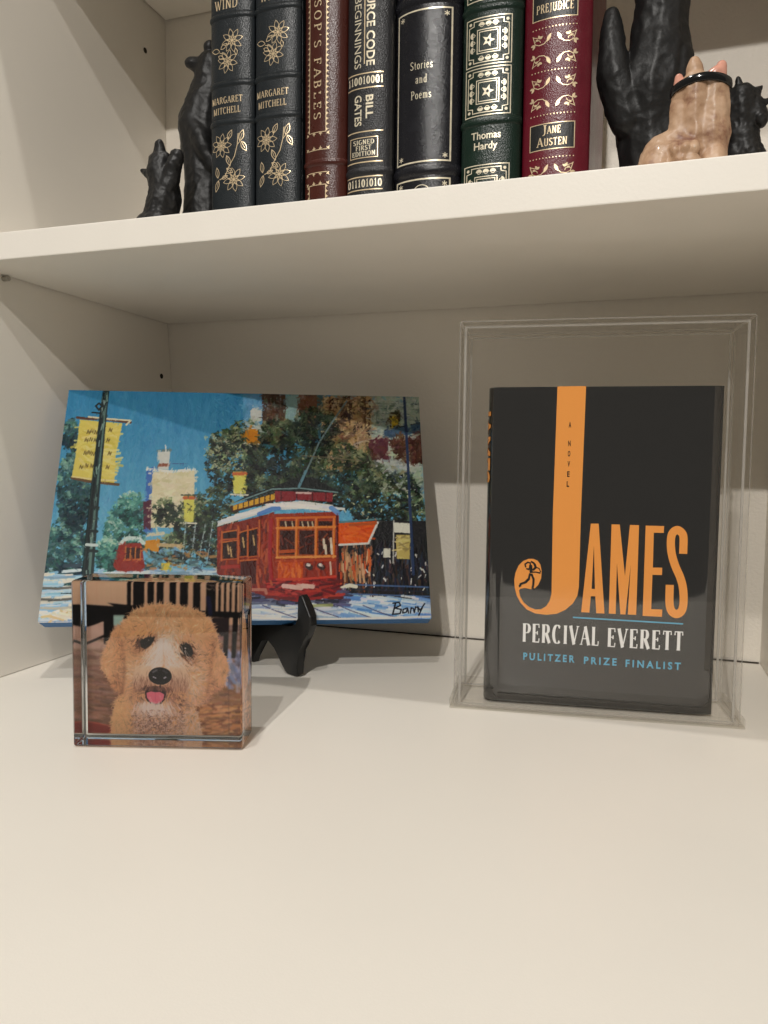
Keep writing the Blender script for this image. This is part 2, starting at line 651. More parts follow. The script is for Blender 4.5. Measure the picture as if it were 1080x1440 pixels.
def leaf(a, x, y, L, w, ang, lw=0.42, vein=False):
    ang = math.radians(ang)
    c, s = math.cos(ang), math.sin(ang)
    up = [(L * t, w * math.sin(math.pi * t) ** .9 * (1 - .25 * t)) for t in np.linspace(0, 1, 7)]
    pts = up + [(p[0], -p[1]) for p in up[::-1][1:-1]]
    a.ribbon([((x + p[0] * c - p[1] * s) * mm, (y + p[0] * s + p[1] * c) * mm) for p in pts], lw * mm, closed=True)
    if vein:
        a.ribbon([(x * mm, y * mm), ((x + L * .7 * c) * mm, (y + L * .7 * s) * mm)], lw * .7 * mm)


def bloom(a, x, y, r, n=8, rot=0, lw=0.35, squash=1.0):
    for k in range(n):
        ang = rot + 360 * k / n
        leaf(a, x + .22 * r * math.cos(math.radians(ang)), y + .22 * r * math.sin(math.radians(ang)), r * .8, r * .23, ang, lw)
    for k in range(n):
        ang = rot + 180 / n + 360 * k / n
        leaf(a, x, y, r * .55, r * .13, ang, lw * .8)
    a.dot(x * mm, y * mm, r * .09 * mm)


# --- two matching slate books with gilt flowers
slate = leather('slate_leather', (0.013, 0.017, 0.020), 0.40, bump=0.45)
MM_B = (157.5, 110.0, 83.0, 190.0, 215.0)


def mitchell(label, xc):
    root, sp, s_o = leather_book(label, xc, 0.0358, 0.238, 0.160, 0.0055, slate, [b * mm for b in MM_B], M['gilt_pages'], power=3.0)
    a = Art()
    a.serif('WIND', -3 * mm, 165.5 * mm, 6.6 * mm, 19 * mm, thick=.15, thin=.06)
    a.serif('THE', -2 * mm, 175 * mm, 5 * mm, 12 * mm)
    a.serif('WITH', -2 * mm, 183 * mm, 5 * mm, 15 * mm)
    a.serif('GONE', -2 * mm, 201 * mm, 6.6 * mm, 19 * mm)
    a.serif('MARGARET', -2.6 * mm, 98.6 * mm, 4.6 * mm, 25.5 * mm, thick=.17, thin=.07)
    a.serif('MITCHELL', -2.6 * mm, 91.2 * mm, 4.6 * mm, 22.5 * mm, thick=.17, thin=.07)
    a.build('gilt_lettering', M['gold'], s_o, sp.map)
    a = Art()
    bloom(a, 2.2, 139.5, 8.2, 8, 12)
    bloom(a, -1.6, 125.2, 8.0, 8, 30)
    for x, y, L, w, g in ((-8, 133, 7.5, 2.0, 165), (-7, 134.5, 6, 1.6, 35), (-9, 130, 5, 1.4, -30), (5, 133.5, 4.5, 1.2, -80)):
        leaf(a, x, y, L, w, g, .45)
    a.ribbon([(-8 * mm, 132 * mm), (-4.5 * mm, 131 * mm), (-2 * mm, 129 * mm)], .5 * mm)
    a.mark()
    bloom(a, -7.0, 66.5, 8.4, 9, 40)
    bloom(a, 3.4, 41.5, 8.4, 8, 10)
    for x, y, L, w, g in ((8.2, 68.5, 8, 2.0, 72), (9.4, 68, 7.4, 2.0, -62), (-1.5, 70.5, 7, 1.9, 62), (-2.5, 59, 8, 1.7, -68),
                          (-10, 44, 7.5, 1.8, 98), (-9.5, 42, 8, 1.9, -108), (-6.5, 43, 5, 1.3, 20), (-2.4, 50, 6, 1.6, -35)):
        leaf(a, x, y, L, w, g, .5, True)
    a.ribbon([(x * mm, y * mm) for x, y in ((7.0, 74), (6.2, 66), (4, 58), (0, 52), (-2, 48), (-4, 44), (-8.5, 42.5))], .6 * mm)
    a.ribbon([(x * mm, y * mm) for x, y in ((6.2, 66), (8.6, 68.4))], .5 * mm)
    a.build('gilt_flowers', M['gold'], s_o, sp.map)


mitchell('slate leather book with gilt flowers on its spine, touching the tall black bear figurine', -0.2897)
mitchell('slate leather book with gilt flowers, between its twin and the brown fables book', -0.2531)

# --- fables: chestnut
chest = leather('chestnut_leather', (0.060, 0.013, 0.008), 0.33, bump=0.35)
root, sp, s_o = leather_book('chestnut brown leather book with a long gilt-bordered title running down its spine', -0.2165, 0.0322, 0.235,
                             0.155, 0.0075, chest, [46.5 * mm, 190 * mm], M['gilt_pages'], power=2.2)
uc = -3.9 * mm
a = Art()
a.serif("AESOP'S FABLES", uc, 124 * mm, 5.6 * mm, 96 * mm, thick=.13, thin=.07, rot=-math.pi / 2, track=.16)
a.build('gilt_lettering', M['gold'], s_o, sp.map)
a = Art()


def fleur(a, x, y, r, ang):
    t = math.radians(ang)
    c, s = math.cos(t), math.sin(t)

    def P(p, q):
        return ((x + p * c - q * s) * mm, (y + p * s + q * c) * mm)
    a.poly([P(0, -.35 * r), P(r * .35, -.75 * r), P(r * .5, -.25 * r), P(r * 1.25, 0), P(r * .5, .25 * r), P(r * .35, .75 * r), P(0, .35 * r)])


u0, u1 = -3.9 - 6.6, -3.9 + 6.6
a.ribbon([(u0 * mm, 67 * mm), (u0 * mm, 182 * mm), (u1 * mm, 182 * mm), (u1 * mm, 67 * mm)], .5 * mm, closed=True, step=2.5 * mm)
a.ribbon([(u0 * mm, 3 * mm), (u0 * mm, 31 * mm), (u1 * mm, 31 * mm), (u1 * mm, 3 * mm)], .5 * mm, closed=True, step=2.5 * mm)
for lo_, hi_ in ((68.5, 181), (5, 30)):
    v = lo_
    while v < hi_:
        fleur(a, u0 - .2, v, 1.5, 180)
        fleur(a, u1 + .2, v, 1.5, 0)
        v += 3.55
for v, d in ((67, -90), (31, 90), (55, 90), (39.5, -90)):
    if v in (55, 39.5):
        a.ribbon([((u0 - 1) * mm, v * mm), ((u1 + 1) * mm, v * mm)], .5 * mm, step=2 * mm)
    for q in (u0 - 1.2, u0 + 4, u1 - 4, u1 + 1.2):
        fleur(a, q, v + (.4 if d > 0 else -.4), 1.9, d if abs(q - uc * 1000) < 6 else (d - 40 * (1 if q < uc * 1000 else -1) * (-1 if d < 0 else 1) * -1))
a.serif('I', uc, 18 * mm, 6 * mm)
a.build('gilt_border', M['gold'], s_o, sp.map)

# --- black book with binary bands
black1 = leather('black_grain_leather', (0.014, 0.014, 0.016), 0.42, bump=0.6, bscale=1100)
root, sp, s_o = leather_book('black leather book with binary digits and a boxed edition note on its spine', -0.1833, 0.0332, 0.236,
                             0.158, 0.0065, black1, [36.8 * mm, 196 * mm], M['gilt_pages'], power=2.6, band_w=0.006)
uc = -2.0 * mm
a = Art()
a.text('SOURCE CODE', uc + 4.1 * mm, 135 * mm, 5.6 * mm, 57 * mm, rot=-math.pi / 2, bold=.02)
a.text('BEGINNINGS', uc - 5.3 * mm, 129 * mm, 5.0 * mm, 47 * mm, rot=-math.pi / 2)
a.text('BILL', uc + 3.6 * mm, 79.5 * mm, 5.0 * mm, 15.5 * mm, rot=-math.pi / 2, bold=.025)
a.text('GATES', uc - 4.8 * mm, 77.5 * mm, 5.0 * mm, 20.5 * mm, rot=-math.pi / 2, bold=.02)
a.serif('110010001', uc, 97.2 * mm, 5.0 * mm, 25.5 * mm, thick=.2, thin=.1)
a.serif('011101010', uc, 28.6 * mm, 5.0 * mm, 25.5 * mm, thick=.2, thin=.1)
for s_, v in (('SIGNED', 56.2), ('FIRST', 52.4), ('EDITION', 48.6)):
    a.serif(s_, uc - .5 * mm, v * mm, 3.1 * mm, {'SIGNED': 15.5, 'FIRST': 11.5, 'EDITION': 17}[s_] * mm, thick=.2, thin=.09)
a.build('gilt_lettering', M['gold_pale'], s_o, sp.map)
a = Art()
for v in (101.8, 92.2, 63.2, 42.8, 33.0, 24.2):
    a.mark()
    a.ribbon([(uc - 13.4 * mm, v * mm), (uc + 13.2 * mm, v * mm)], .75 * mm, step=1.5 * mm)
a.mark()
a.ribbon([(uc - .3 * mm, 108 * mm), (uc - .3 * mm, 188 * mm)], .7 * mm, step=3 * mm)
a.mark()
a.ribbon([(uc - 10.6 * mm, 45.8 * mm), (uc + 9.6 * mm, 45.8 * mm), (uc + 9.6 * mm, 59.2 * mm), (uc - 10.6 * mm, 59.2 * mm)],
         .55 * mm, closed=True, step=1.5 * mm)
a.mark()
a.ribbon([(uc + 2.5 * mm * math.cos(t), 18 * mm + 2.5 * mm * math.sin(t)) for t in np.linspace(0, 6.28, 18)], .5 * mm)
a.build('gilt_rules', M['gold'], s_o, sp.map)

# --- black glossy rounded book
black2 = leather('black_smooth_leather', (0.010, 0.010, 0.013), 0.30, bump=0.35, bscale=800)
root, sp, s_o = leather_book('wide black leather book with a gilt frame around three words on its rounded spine', -0.1429, 0.0462, 0.240,
                             0.160, 0.0105, black2, [33.2 * mm, 144 * mm, 200 * mm], M['gilt_pages'], power=2.05, band_w=0.008, band_h=0.0015)
uc = -1.2 * mm
a = Art()
for s_, v, w in (('Stories', 101.8, 15.5), ('and', 92.6, 7.8), ('Poems', 82.6, 14.2)):
    a.serif(s_, uc - 1.2 * mm, v * mm, 5.4 * mm, w * mm, thick=.12, thin=.06)
a.build('gilt_lettering', M['gold_pale'], s_o, sp.map)
a = Art()
F0 = 18.6
a.ribbon([((uc / mm - F0) * mm, 38.8 * mm), ((uc / mm + F0) * mm, 38.8 * mm), ((uc / mm + F0) * mm, 137.0 * mm), ((uc / mm - F0) * mm, 137.0 * mm)],
         1.0 * mm, closed=True, step=1.5 * mm)
a.ribbon([((uc / mm - F0) * mm, 3 * mm), ((uc / mm + F0) * mm, 3 * mm), ((uc / mm + F0) * mm, 27.2 * mm), ((uc / mm - F0) * mm, 27.2 * mm)],
         1.0 * mm, closed=True, step=1.5 * mm)
a.ribbon([((uc / mm - F0) * mm, 150 * mm), ((uc / mm + F0) * mm, 150 * mm), ((uc / mm + F0) * mm, 192 * mm), ((uc / mm - F0) * mm, 192 * mm)],
         1.0 * mm, closed=True, step=1.5 * mm)
for v in (42.2, 133.4, 23.8):
    for sx in (-1, 1):
        for k in range(3):
            g = math.radians(30 + 60 * k)
            x, y = uc / mm + sx * 15.4, v
            a.ribbon([((x - 1.7 * math.cos(g)) * mm, (y - 1.7 * math.sin(g)) * mm), ((x + 1.7 * math.cos(g)) * mm, (y + 1.7 * math.sin(g)) * mm)], .55 * mm)
a.ribbon([(uc + 6.2 * mm * math.cos(t), 17.2 * mm + 6.2 * mm * math.sin(t)) for t in np.linspace(0, 6.2832, 26)], .5 * mm)
a.build('gilt_frame', M['gold_pale'], s_o, sp.map)

# --- green book with tile ornaments
green = leather('bottle_green_leather', (0.004, 0.017, 0.010), 0.36, bump=0.45)
root, sp, s_o = leather_book('bottle green leather book with square gilt star panels on its spine', -0.0987, 0.0396, 0.237,
                             0.158, 0.0075, green, [131.5 * mm, 59.8 * mm, 200 * mm], M['gilt_pages'], power=2.4, band_w=0.006)
uc = -1.6
a = Art()
a.text('Thomas', (uc - .6) * mm, 50.9 * mm, 4.6 * mm, 19.5 * mm, bold=.012)
a.text('Hardy', (uc - .6) * mm, 44.2 * mm, 4.6 * mm, 15.5 * mm, bold=.012)
a.build('gilt_lettering', M['gold_pale'], s_o, sp.map)
a = Art()


def tile(v0, v1, hw=14.8):
    a.mark()
    cy, hh = (v0 + v1) / 2, (v1 - v0) / 2

    def P(x, y):
        return ((uc + x) * mm, (cy + y * hh / 15.2) * mm)
    H = 15.0
    a.ribbon([P(-hw, -H), P(hw, -H), P(hw, H), P(-hw, H)], .6 * mm, closed=True, step=1.6 * mm)
    q, r = hw - 1.7, 3.6
    pts = []
    for sx, sy in ((1, 1), (-1, 1), (-1, -1), (1, -1)):
        crn = [P(sx * (q - r * math.sin(t) ** .8), sy * (q - r * math.cos(t) ** .8)) for t in np.linspace(0, math.pi / 2, 5)]
        pts += crn if sx * sy < 0 else crn[::-1]
    order = pts
    # chamfered inner frame
    c = hw - 5.0
    a.ribbon([P(-q, -c), P(-c, -c - .6), P(-c, -q), P(c, -q), P(c, -c - .6), P(q, -c), P(q, c), P(c, c + .6), P(c, q), P(-c, q), P(-c, c + .6), P(-q, c)],
             .55 * mm, closed=True, step=1.6 * mm)
    for sx in (-1, 1):
        for sy in (-1, 1):
            x, y = P(sx * (hw - 2.6), sy * (hw - 2.6))
            a.dot(x, y, 1.0 * mm)
    for k in (-1, 0, 1):
        for d in range(4):
            x, y = [(k * 4.6, 10.2), (k * 4.6, -10.2), (10.2, k * 4.6), (-10.2, k * 4.6)][d]
            n_ = 9
            g0 = [0, 180, -90, 90][d]
            fan = [P(x + 2.1 * math.cos(math.radians(g0 + 180 * i / n_)), y + 2.1 * math.sin(math.radians(g0 + 180 * i / n_))) for i in range(n_ + 1)]
            a.poly(fan)
            b2 = [P(x + 2.1 * math.cos(math.radians(g0 + 180 + 180 * i / 4)) * .6, y + 1.6 * math.sin(math.radians(g0 + 180 + 180 * i / 4)) * .6 + 0) for i in range(5)]
            a.ribbon(b2, .35 * mm)
    for s_, w in ((7.4, .5), (6.0, .5)):
        a.ribbon([P(-s_, -s_), P(s_, -s_), P(s_, s_), P(-s_, s_)], w * mm, closed=True, step=1.6 * mm)
    star = []
    for i in range(10):
        rr = 4.4 if i % 2 == 0 else 1.9
        g = math.radians(72 + 36 * i)
        star.append(P(rr * math.cos(g), rr * math.sin(g)))
    hole = [P(1.0 * math.cos(g), 1.0 * math.sin(g)) for g in np.linspace(0, 5.5, 8)]
    a.poly(star, [hole])


tile(95.2, 125.4)
tile(63.4, 93.6)
tile(2.0, 32.2)
tile(136, 166)
tile(168, 198)
a.build('gilt_panels', M['gold_pale'], s_o, sp.map)

# --- crimson book with vine ornaments and black title labels
crim = leather('crimson_leather', (0.115, 0.005, 0.014), 0.36, bump=0.35)
root, sp, s_o = leather_book('crimson leather book with gilt vines and black title labels, beside the black bear', -0.0568, 0.0425, 0.238,
                             0.160, 0.0085, crim, [], M['gilt_pages'], power=2.2)
uc = -1.6
lab = mat('black_title_label', (0.012, 0.012, 0.012), 0.4, bump=0.2, bscale=700)
for nm, v0, v1 in (('author', 37.2, 53.2), ('title', 117.6, 141)):
    V, F = [], []
    N = 16
    for i in range(N + 1):
        u = (uc - 13.9 + 27.8 * i / N) * mm
        V += [sp.map(u, v0 * mm, 0.00008), sp.map(u, v1 * mm, 0.00008)]
    for i in range(N):
        F.append((2 * i, 2 * i + 2, 2 * i + 3, 2 * i + 1))
    put('title_label', mesh(V, F), lab, s_o)
a = Art()
a.serif('PREJUDICE', uc * mm, 124.2 * mm, 5.2 * mm, 23 * mm, thick=.16, thin=.07)
a.serif('AND', uc * mm, 130.8 * mm, 3.6 * mm, 7 * mm)
a.serif('PRIDE', uc * mm, 137 * mm, 5.2 * mm, 14 * mm)
a.serif('J', (uc - 4.6) * mm, 49.4 * mm, 5.8 * mm, 2.6 * mm, thick=.16, thin=.07)
a.serif('ANE', (uc + 1.2) * mm, 49.0 * mm, 4.6 * mm, 8.6 * mm, thick=.17, thin=.07)
a.serif('A', (uc - 7.3) * mm, 42.0 * mm, 5.6 * mm, 4.4 * mm, thick=.16, thin=.07)
a.serif('USTEN', (uc + 2.4) * mm, 41.6 * mm, 4.6 * mm, 14.2 * mm, thick=.17, thin=.07)
a.build('gilt_lettering', M['gold'], s_o, sp.map, lift=0.00022)
a = Art()
for v0, v1 in ((37.2, 53.2), (117.6, 141)):
    a.ribbon([((uc - 13.9) * mm, v0 * mm), ((uc + 13.9) * mm, v0 * mm), ((uc + 13.9) * mm, v1 * mm), ((uc - 13.9) * mm, v1 * mm)],
             .5 * mm, closed=True, step=1.5 * mm)
for v in (112.4, 85.8, 58.8, 32.0, 146, 5):
    for k in range(14):
        a.dot((uc - 13.6 + 27.2 * k / 13) * mm, v * mm, .42 * mm, 8)


def solid_leaf(a, x, y, L, w, ang):
    ang = math.radians(ang)
    c, s = math.cos(ang), math.sin(ang)
    up = [(L * t, w * math.sin(math.pi * t)) for t in np.linspace(0, 1, 7)]
    pts = up + [(p[0], -p[1]) for p in up[::-1][1:-1]]
    a.poly([((x + p[0] * c - p[1] * s) * mm, (y + p[0] * s + p[1] * c) * mm) for p in pts])


def vine(cy):
    a.mark()
    for sx in (-1, 1):
        for sy in (-1, 1):
            def P(x, y):
                return ((uc + sx * x) * mm, (cy + sy * y) * mm)
            a.ribbon([P(x, y) for x, y in ((13.6, 9.8), (12.6, 6.5), (12.0, 4.5), (9.5, 3.2), (6.2, 3.6), (4.2, 5.5), (2.4, 8.6))], .5 * mm)
            a.ribbon([P(x, y) for x, y in ((12.4, 6), (10.6, 6.8), (9.0, 6.0), (8.6, 4.8))], .45 * mm)
            a.ribbon([P(x, y) for x, y in ((13.4, 9.2), (10, 7.8), (8, 7.4))], .45 * mm)

            def A(g):
                g = math.radians(g)
                return math.degrees(math.atan2(sy * math.sin(g), sx * math.cos(g)))
            for x, y, L, w, g in ((4.6, 4.4, 5.6, 1.1, 118), (8.6, 7.0, 3.0, .8, 60), (9.4, 7.2, 2.6, .8, 150), (12.0, 4.4, 3.2, .8, -60), (12.2, 4.4, 2.8, .7, -10), (9.6, 6.4, 2.4, .7, 20)):
                solid_leaf(a, uc + sx * x, cy + sy * y, L, w, A(g))


for c in (99.1, 72.3, 18.4, 160):
    vine(c)
a.build('gilt_vines', M['gold'], s_o, sp.map)


# ------------------------------------------------------------------ sketch grid -> surface
def homography(src, dst):
    A, b = [], []
    for (x, y), (u, v) in zip(src, dst):
        A += [[x, y, 1, 0, 0, 0, -u * x, -u * y], [0, 0, 0, x, y, 1, -v * x, -v * y]]
        b += [u, v]
    h = np.linalg.solve(np.array(A, float), np.array(b, float))
    return np.append(h, 1).reshape(3, 3)


def apply_h(Hm, p):
    q = Hm @ np.array((p[0], p[1], 1.0))
    return (q[0] / q[2], q[1] / q[2])


# ------------------------------------------------------------------ display case with the novel
CW, CD, CH, CT = 0.184, 0.054, 0.2612, 0.003
ang = math.radians(7.1)
dc = thing('display_case', 'clear acrylic display case enclosing the black and orange novel', 'display case', (-0.1149, -0.2049, 0.0004), ang)
M['acrylic'] = clear_mat('clear_acrylic', (0.999, 0.9985, 0.998), 0.0)
M['acrylic_edge'] = clear_mat('acrylic_edge', (0.96, 0.955, 0.945), 0.34, 0.05)  # whitish haze stands in for the brightness that refraction gives the edges


def case_cover():
    bm = bmesh.new()
    ch = 0.0012
    z0, z1 = 0.0016, CH

    def ring(x0, x1, y0, y1, z, c):
        return [bm.verts.new(p) for p in ((x0 + c, y0, z), (x1 - c, y0, z), (x1, y0 + c, z), (x1, y1 - c, z),
                                          (x1 - c, y1, z), (x0 + c, y1, z), (x0, y1 - c, z), (x0, y0 + c, z))]
    o0 = ring(0, CW, 0, CD, z0, ch)
    o1 = ring(0, CW, 0, CD, z1 - ch, ch)
    o2 = ring(ch, CW - ch, ch, CD - ch, z1, ch * .6)
    t = CT
    i0 = ring(t, CW - t, t, CD - t, z0, ch * .5)
    i1 = ring(t, CW - t, t, CD - t, z1 - t - .0006, ch * .5)
    i2 = ring(t + .0006, CW - t - .0006, t + .0006, CD - t - .0006, z1 - t, ch * .4)
    edge = []

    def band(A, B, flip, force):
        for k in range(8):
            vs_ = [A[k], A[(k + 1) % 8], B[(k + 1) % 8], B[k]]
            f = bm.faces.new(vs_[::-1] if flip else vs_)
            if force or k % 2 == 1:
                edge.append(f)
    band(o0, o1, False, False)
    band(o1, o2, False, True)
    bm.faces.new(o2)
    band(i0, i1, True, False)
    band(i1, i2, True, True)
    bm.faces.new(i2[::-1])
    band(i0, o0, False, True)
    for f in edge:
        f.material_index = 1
    me = bpy.data.meshes.new('m')
    bm.normal_update()
    bm.to_mesh(me)
    bm.free()
    me.materials.append(M['acrylic'])
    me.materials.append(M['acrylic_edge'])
    return me


put('cover', case_cover(), None, dc)
# base: a tray with a raised rim
tray = clear_mat('acrylic_base', (0.975, 0.97, 0.96), 0.07, 0.04)
put('base', box_mesh(-0.0024, CW + 0.0024, -0.0024, CD + 0.0024, 0, 0.0013, 0.0004), tray, dc)
g_ = 0.0004
for x0, x1, y0, y1 in ((-0.0024, CW + 0.0024, -0.0024, -g_), (-0.0024, CW + 0.0024, CD + g_, CD + 0.0024), (-0.0024, -g_, 0, CD), (CW + g_, CW + 0.0024, 0, CD)):
    put('base_rim', box_mesh(x0, x1, y0, y1, 0.0014, 0.0066, 0.0006), tray, dc)
# thin rails added inside the edges; their whitish colour imitates refracted light
rail = clear_mat('pale_edge_highlight', (0.95, 0.945, 0.935), 0.55, 0.1)
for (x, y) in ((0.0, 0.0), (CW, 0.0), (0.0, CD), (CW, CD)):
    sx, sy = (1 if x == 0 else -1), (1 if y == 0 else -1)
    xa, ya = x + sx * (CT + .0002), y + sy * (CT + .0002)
    put('edge_highlight', box_mesh(min(xa, xa + sx * .0014), max(xa, xa + sx * .0014), min(ya, ya + sy * .0014), max(ya, ya + sy * .0014), 0.0018, CH - CT - .0004),
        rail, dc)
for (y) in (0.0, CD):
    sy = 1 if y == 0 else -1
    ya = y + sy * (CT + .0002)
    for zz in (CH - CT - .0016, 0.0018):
        put('edge_highlight', box_mesh(CT + .0015, CW - CT - .0015, min(ya, ya + sy * .0014), max(ya, ya + sy * .0012), zz, zz + .0009), rail, dc)

# --- novel
BW, BH, BT = 0.1475, 0.2172, 0.030
nov = thing('novel', 'black hardcover novel with a giant orange J and white author name, inside the clear case', 'book',
            (-0.0943, -0.1858, 0.0020), math.radians(7.5))
M['jacket'] = mat('glossy_black_jacket', (0.010, 0.0098, 0.0095), 0.05, ior=2.0, bump=0.05, bscale=11, bdetail=0)


def novel_profile():
    pts = [(BW, 0.0013), (BW - .003, 0.0006), (BW - .007, 0.00012), (BW - .011, 0.0)]
    pts += [(0.0105, 0.0), (0.0085, 0.00015), (0.0068, 0.0007), (0.0052, 0.0005), (0.0036, 0.0)]
    for i in range(1, 16):
        t = math.pi * i / 16
        pts.append((0.0036 - 0.0078 * math.sin(t) ** .75, BT / 2 - (BT / 2) * math.cos(t)))
    pts += [(0.0036, BT), (0.0052, BT - .0005), (0.0068, BT - .0007), (0.0085, BT - .00015), (0.0105, BT), (BW - .011, BT), (BW - .007, BT - .0001), (BW - .003, BT - .0005), (BW, BT - .001)]
    return pts


pr = novel_profile()
t_ = 0.0024
inner = []
for x, y in pr:
    cx_, cy_ = 0.06, BT / 2
    inner.append((x if x > BW - .012 else max(x + t_ * .9, x + t_ * .5), t_ if y < t_ and x > .003 else (BT - t_ if y > BT - t_ and x > .003 else y * .84 + .08 * BT)))
jk = put('jacket', prism_mesh(pr + inner[::-1], 0, BH, bevel=0.0004), M['jacket'], nov)
auto_smooth(jk, 20)
put('page_block', box_mesh(0.0062, BW - 0.004, t_ + .0003, BT - t_ - .0003, 0.0028, BH - 0.0028), M['pages'], nov)

# cover design, drawn on a loose sketch grid and brought to the cover's own millimetres
HC = homography([(162, 296), (915, 282), (870, 1350), (148, 1296)], [(0, BH), (BW, BH), (BW, 0), (0, 0)])
K2 = 2.285


def big(p):          # the lettering was sketched on a second, larger sheet
    return apply_h(HC, ((700 + p[0] / 3.6 - 620) * K2, (730 + p[1] / 3.6 - 420) * K2))


def cover_map(u, v, lift):
    return (u, -lift, v)


M['orange'] = mat('orange_ink', srgb(243, 160, 78), 0.12, ior=1.6)
M['white_ink'] = mat('white_ink', (0.88, 0.87, 0.85), 0.15, ior=1.6)
M['blue_ink'] = mat('blue_ink', srgb(104, 176, 208), 0.15, ior=1.6)
M['black_ink'] = mat('black_ink', (0.012, 0.011, 0.010), 0.15, ior=1.6)
a = Art()
stem_top = [apply_h(HC, (366, 291)), apply_h(HC, (459, 289))]
J = [(268, 0), (263, 395), (254, 430), (236, 458), (210, 473), (182, 474), (150, 462), (122, 438), (104, 408), (98, 378),
     (104, 370), (128, 366), (158, 372), (176, 370), (196, 350), (210, 318), (213, 282), (206, 248), (192, 228), (170, 219), (146, 219),
     (118, 230), (96, 252), (80, 288), (74, 325), (76, 362), (86, 402), (106, 440), (138, 474), (180, 494), (236, 501),
     (290, 496), (334, 476), (372, 444), (394, 406), (402, 360), (411, 0)]
a.poly([stem_top[0]] + [big(p) for p in J] + [stem_top[1]])
a.poly([big(p) for p in ((414, 488), (462, 40), (502, 40), (533, 495), (491, 493), (486, 408), (463, 407), (456, 490))],
       [[big(p) for p in ((467, 370), (484, 371), (478, 148))]])
a.poly([big(p) for p in ((555, 495), (568, 43), (610, 44), (637, 305), (662, 46), (709, 47), (695, 502), (652, 500), (667, 245), (640, 500), (614, 499), (596, 240), (590, 497))])
a.poly([big(p) for p in ((728, 507), (743, 49), (838, 51), (836, 86), (785, 85), (780, 262), (828, 263), (827, 300), (778, 299), (772, 473), (829, 475), (827, 512))])


def catmull(P, n=6):
    P = [np.array(p, float) for p in P]
    Q = [2 * P[0] - P[1]] + P + [2 * P[-1] - P[-2]]
    out = []
    for i in range(1, len(Q) - 2):
        for k in range(n):
            t = k / n
            out.append(.5 * ((2 * Q[i]) + (-Q[i - 1] + Q[i + 1]) * t + (2 * Q[i - 1] - 5 * Q[i] + 4 * Q[i + 1] - Q[i + 2]) * t ** 2 +
                             (-Q[i - 1] + 3 * Q[i] - 3 * Q[i + 1] + Q[i + 2]) * t ** 3))
    return out + [P[-1]]


S = catmull([(936, 192), (938, 112), (928, 84), (905, 71), (882, 86), (873, 122), (876, 185), (894, 250), (922, 315), (936, 372), (938, 440),
             (928, 482), (902, 498), (876, 482), (866, 440), (867, 350)], 5)
s_art = Art()
s_art.ribbon(S, 42)
a.add(s_art, big)
a.build('orange_title', M['orange'], jk, cover_map)
a = Art()
p0, p1 = big((372, 514)), big((936, 548))
a.ribbon([p0, p1], 0.0009)
a.mark()
tw = Art()
# blue small capitals
h_ = 0.0046
pa, pb = big((122, 688)), big((925, 742))
wt = pb[0] - pa[0]
tw.text('PULITZER', 0, 0, h_, 0.334 * wt, bold=.03, spacing=1.5)
a.add(tw, lambda p: (pa[0] + .167 * wt + p[0], pa[1] - .002 + p[1] - 0.0008))
a.mark()
tw = Art()
tw.text('PRIZE', 0, 0, h_, 0.208 * wt, bold=.03, spacing=1.5)
a.add(tw, lambda p: (pa[0] + .498 * wt + p[0], pa[1] - .002 + p[1] - 0.0012))
a.mark()
tw = Art()
tw.text('FINALIST', 0, 0, h_, 0.342 * wt, bold=.03, spacing=1.5)
a.add(tw, lambda p: (pa[0] + .829 * wt + p[0], pa[1] - .002 + p[1] - 0.0016))
a.build('blue_lettering', M['blue_ink'], jk, cover_map)
a = Art()
q0, q1 = big((118, 588)), big((505, 612))
a.serif('PERCIVAL', (q0[0] + q1[0]) / 2, (q0[1] + q1[1]) / 2, 0.0128, q1[0] - q0[0], thick=.24, thin=.05, gap=.18)
q0, q1 = big((550, 614)), big((936, 640))
a.serif('EVERETT', (q0[0] + q1[0]) / 2, (q0[1] + q1[1]) / 2 + .0002, 0.0128, q1[0] - q0[0], thick=.24, thin=.05, gap=.18)
a.build('white_lettering', M['white_ink'], jk, cover_map)
a = Art()


def top(p):          # third sheet: the top of the stem
    return apply_h(HC, ((670 + p[0] / 6 - 620) * K2, (530 + p[1] / 6 - 420) * K2))


for ch, x, y in (('A', 769, 430), ('N', 765, 588), ('O', 762, 675), ('V', 760, 762), ('E', 757, 848), ('L', 753, 933)):
    c = top((x, y))
    a.text(ch, c[0], c[1], 0.0034, 0.0016, bold=.03)


def blk(p):
    return big(p)


a.mark()
# running figure printed in black on the terminal of the J
for ln, w in (([(158, 232), (172, 240), (182, 258)], 9), ([(132, 262), (128, 246), (142, 236), (154, 240), (156, 256), (146, 272), (134, 268)], 7),
              ([(156, 250), (160, 290)], 16), ([(176, 244), (182, 262), (168, 276)], 11), ([(160, 286), (186, 286), (206, 292)], 6),
              ([(186, 262), (200, 268), (208, 286)], 5), ([(154, 292), (148, 318), (128, 338), (106, 346), (104, 358)], 11),
              ([(160, 294), (172, 322), (170, 350), (166, 370)], 11), ([(150, 318), (128, 340)], 12), ([(100, 350), (102, 362)], 8),
              ([(164, 368), (178, 372)], 8), ([(190, 290), (212, 284)], 3)):
    s_art = Art()
    s_art.ribbon(ln, w)
    a.add(s_art, blk)
a.build('black_print', M['black_ink'], jk, cover_map, lift=0.0003)
# spine title, reading down
a = Art()
a.text('JAMES', 0, 0, 0.017, 0.052, bold=.03)


def spine_map(u, v, lift):
    # u along height (down), v across the thickness
    z = BH - 0.0395 - u
    y = BT / 2 - 0.0025 - v
    t = math.acos(max(-1, min(1, 1 - 2 * y / BT)))
    x = 0.0036 - 0.0078 * math.sin(t) ** .75
    return (x - lift * 3 * math.sin(t) - .0001, y - lift * 3 * math.cos(t), z)


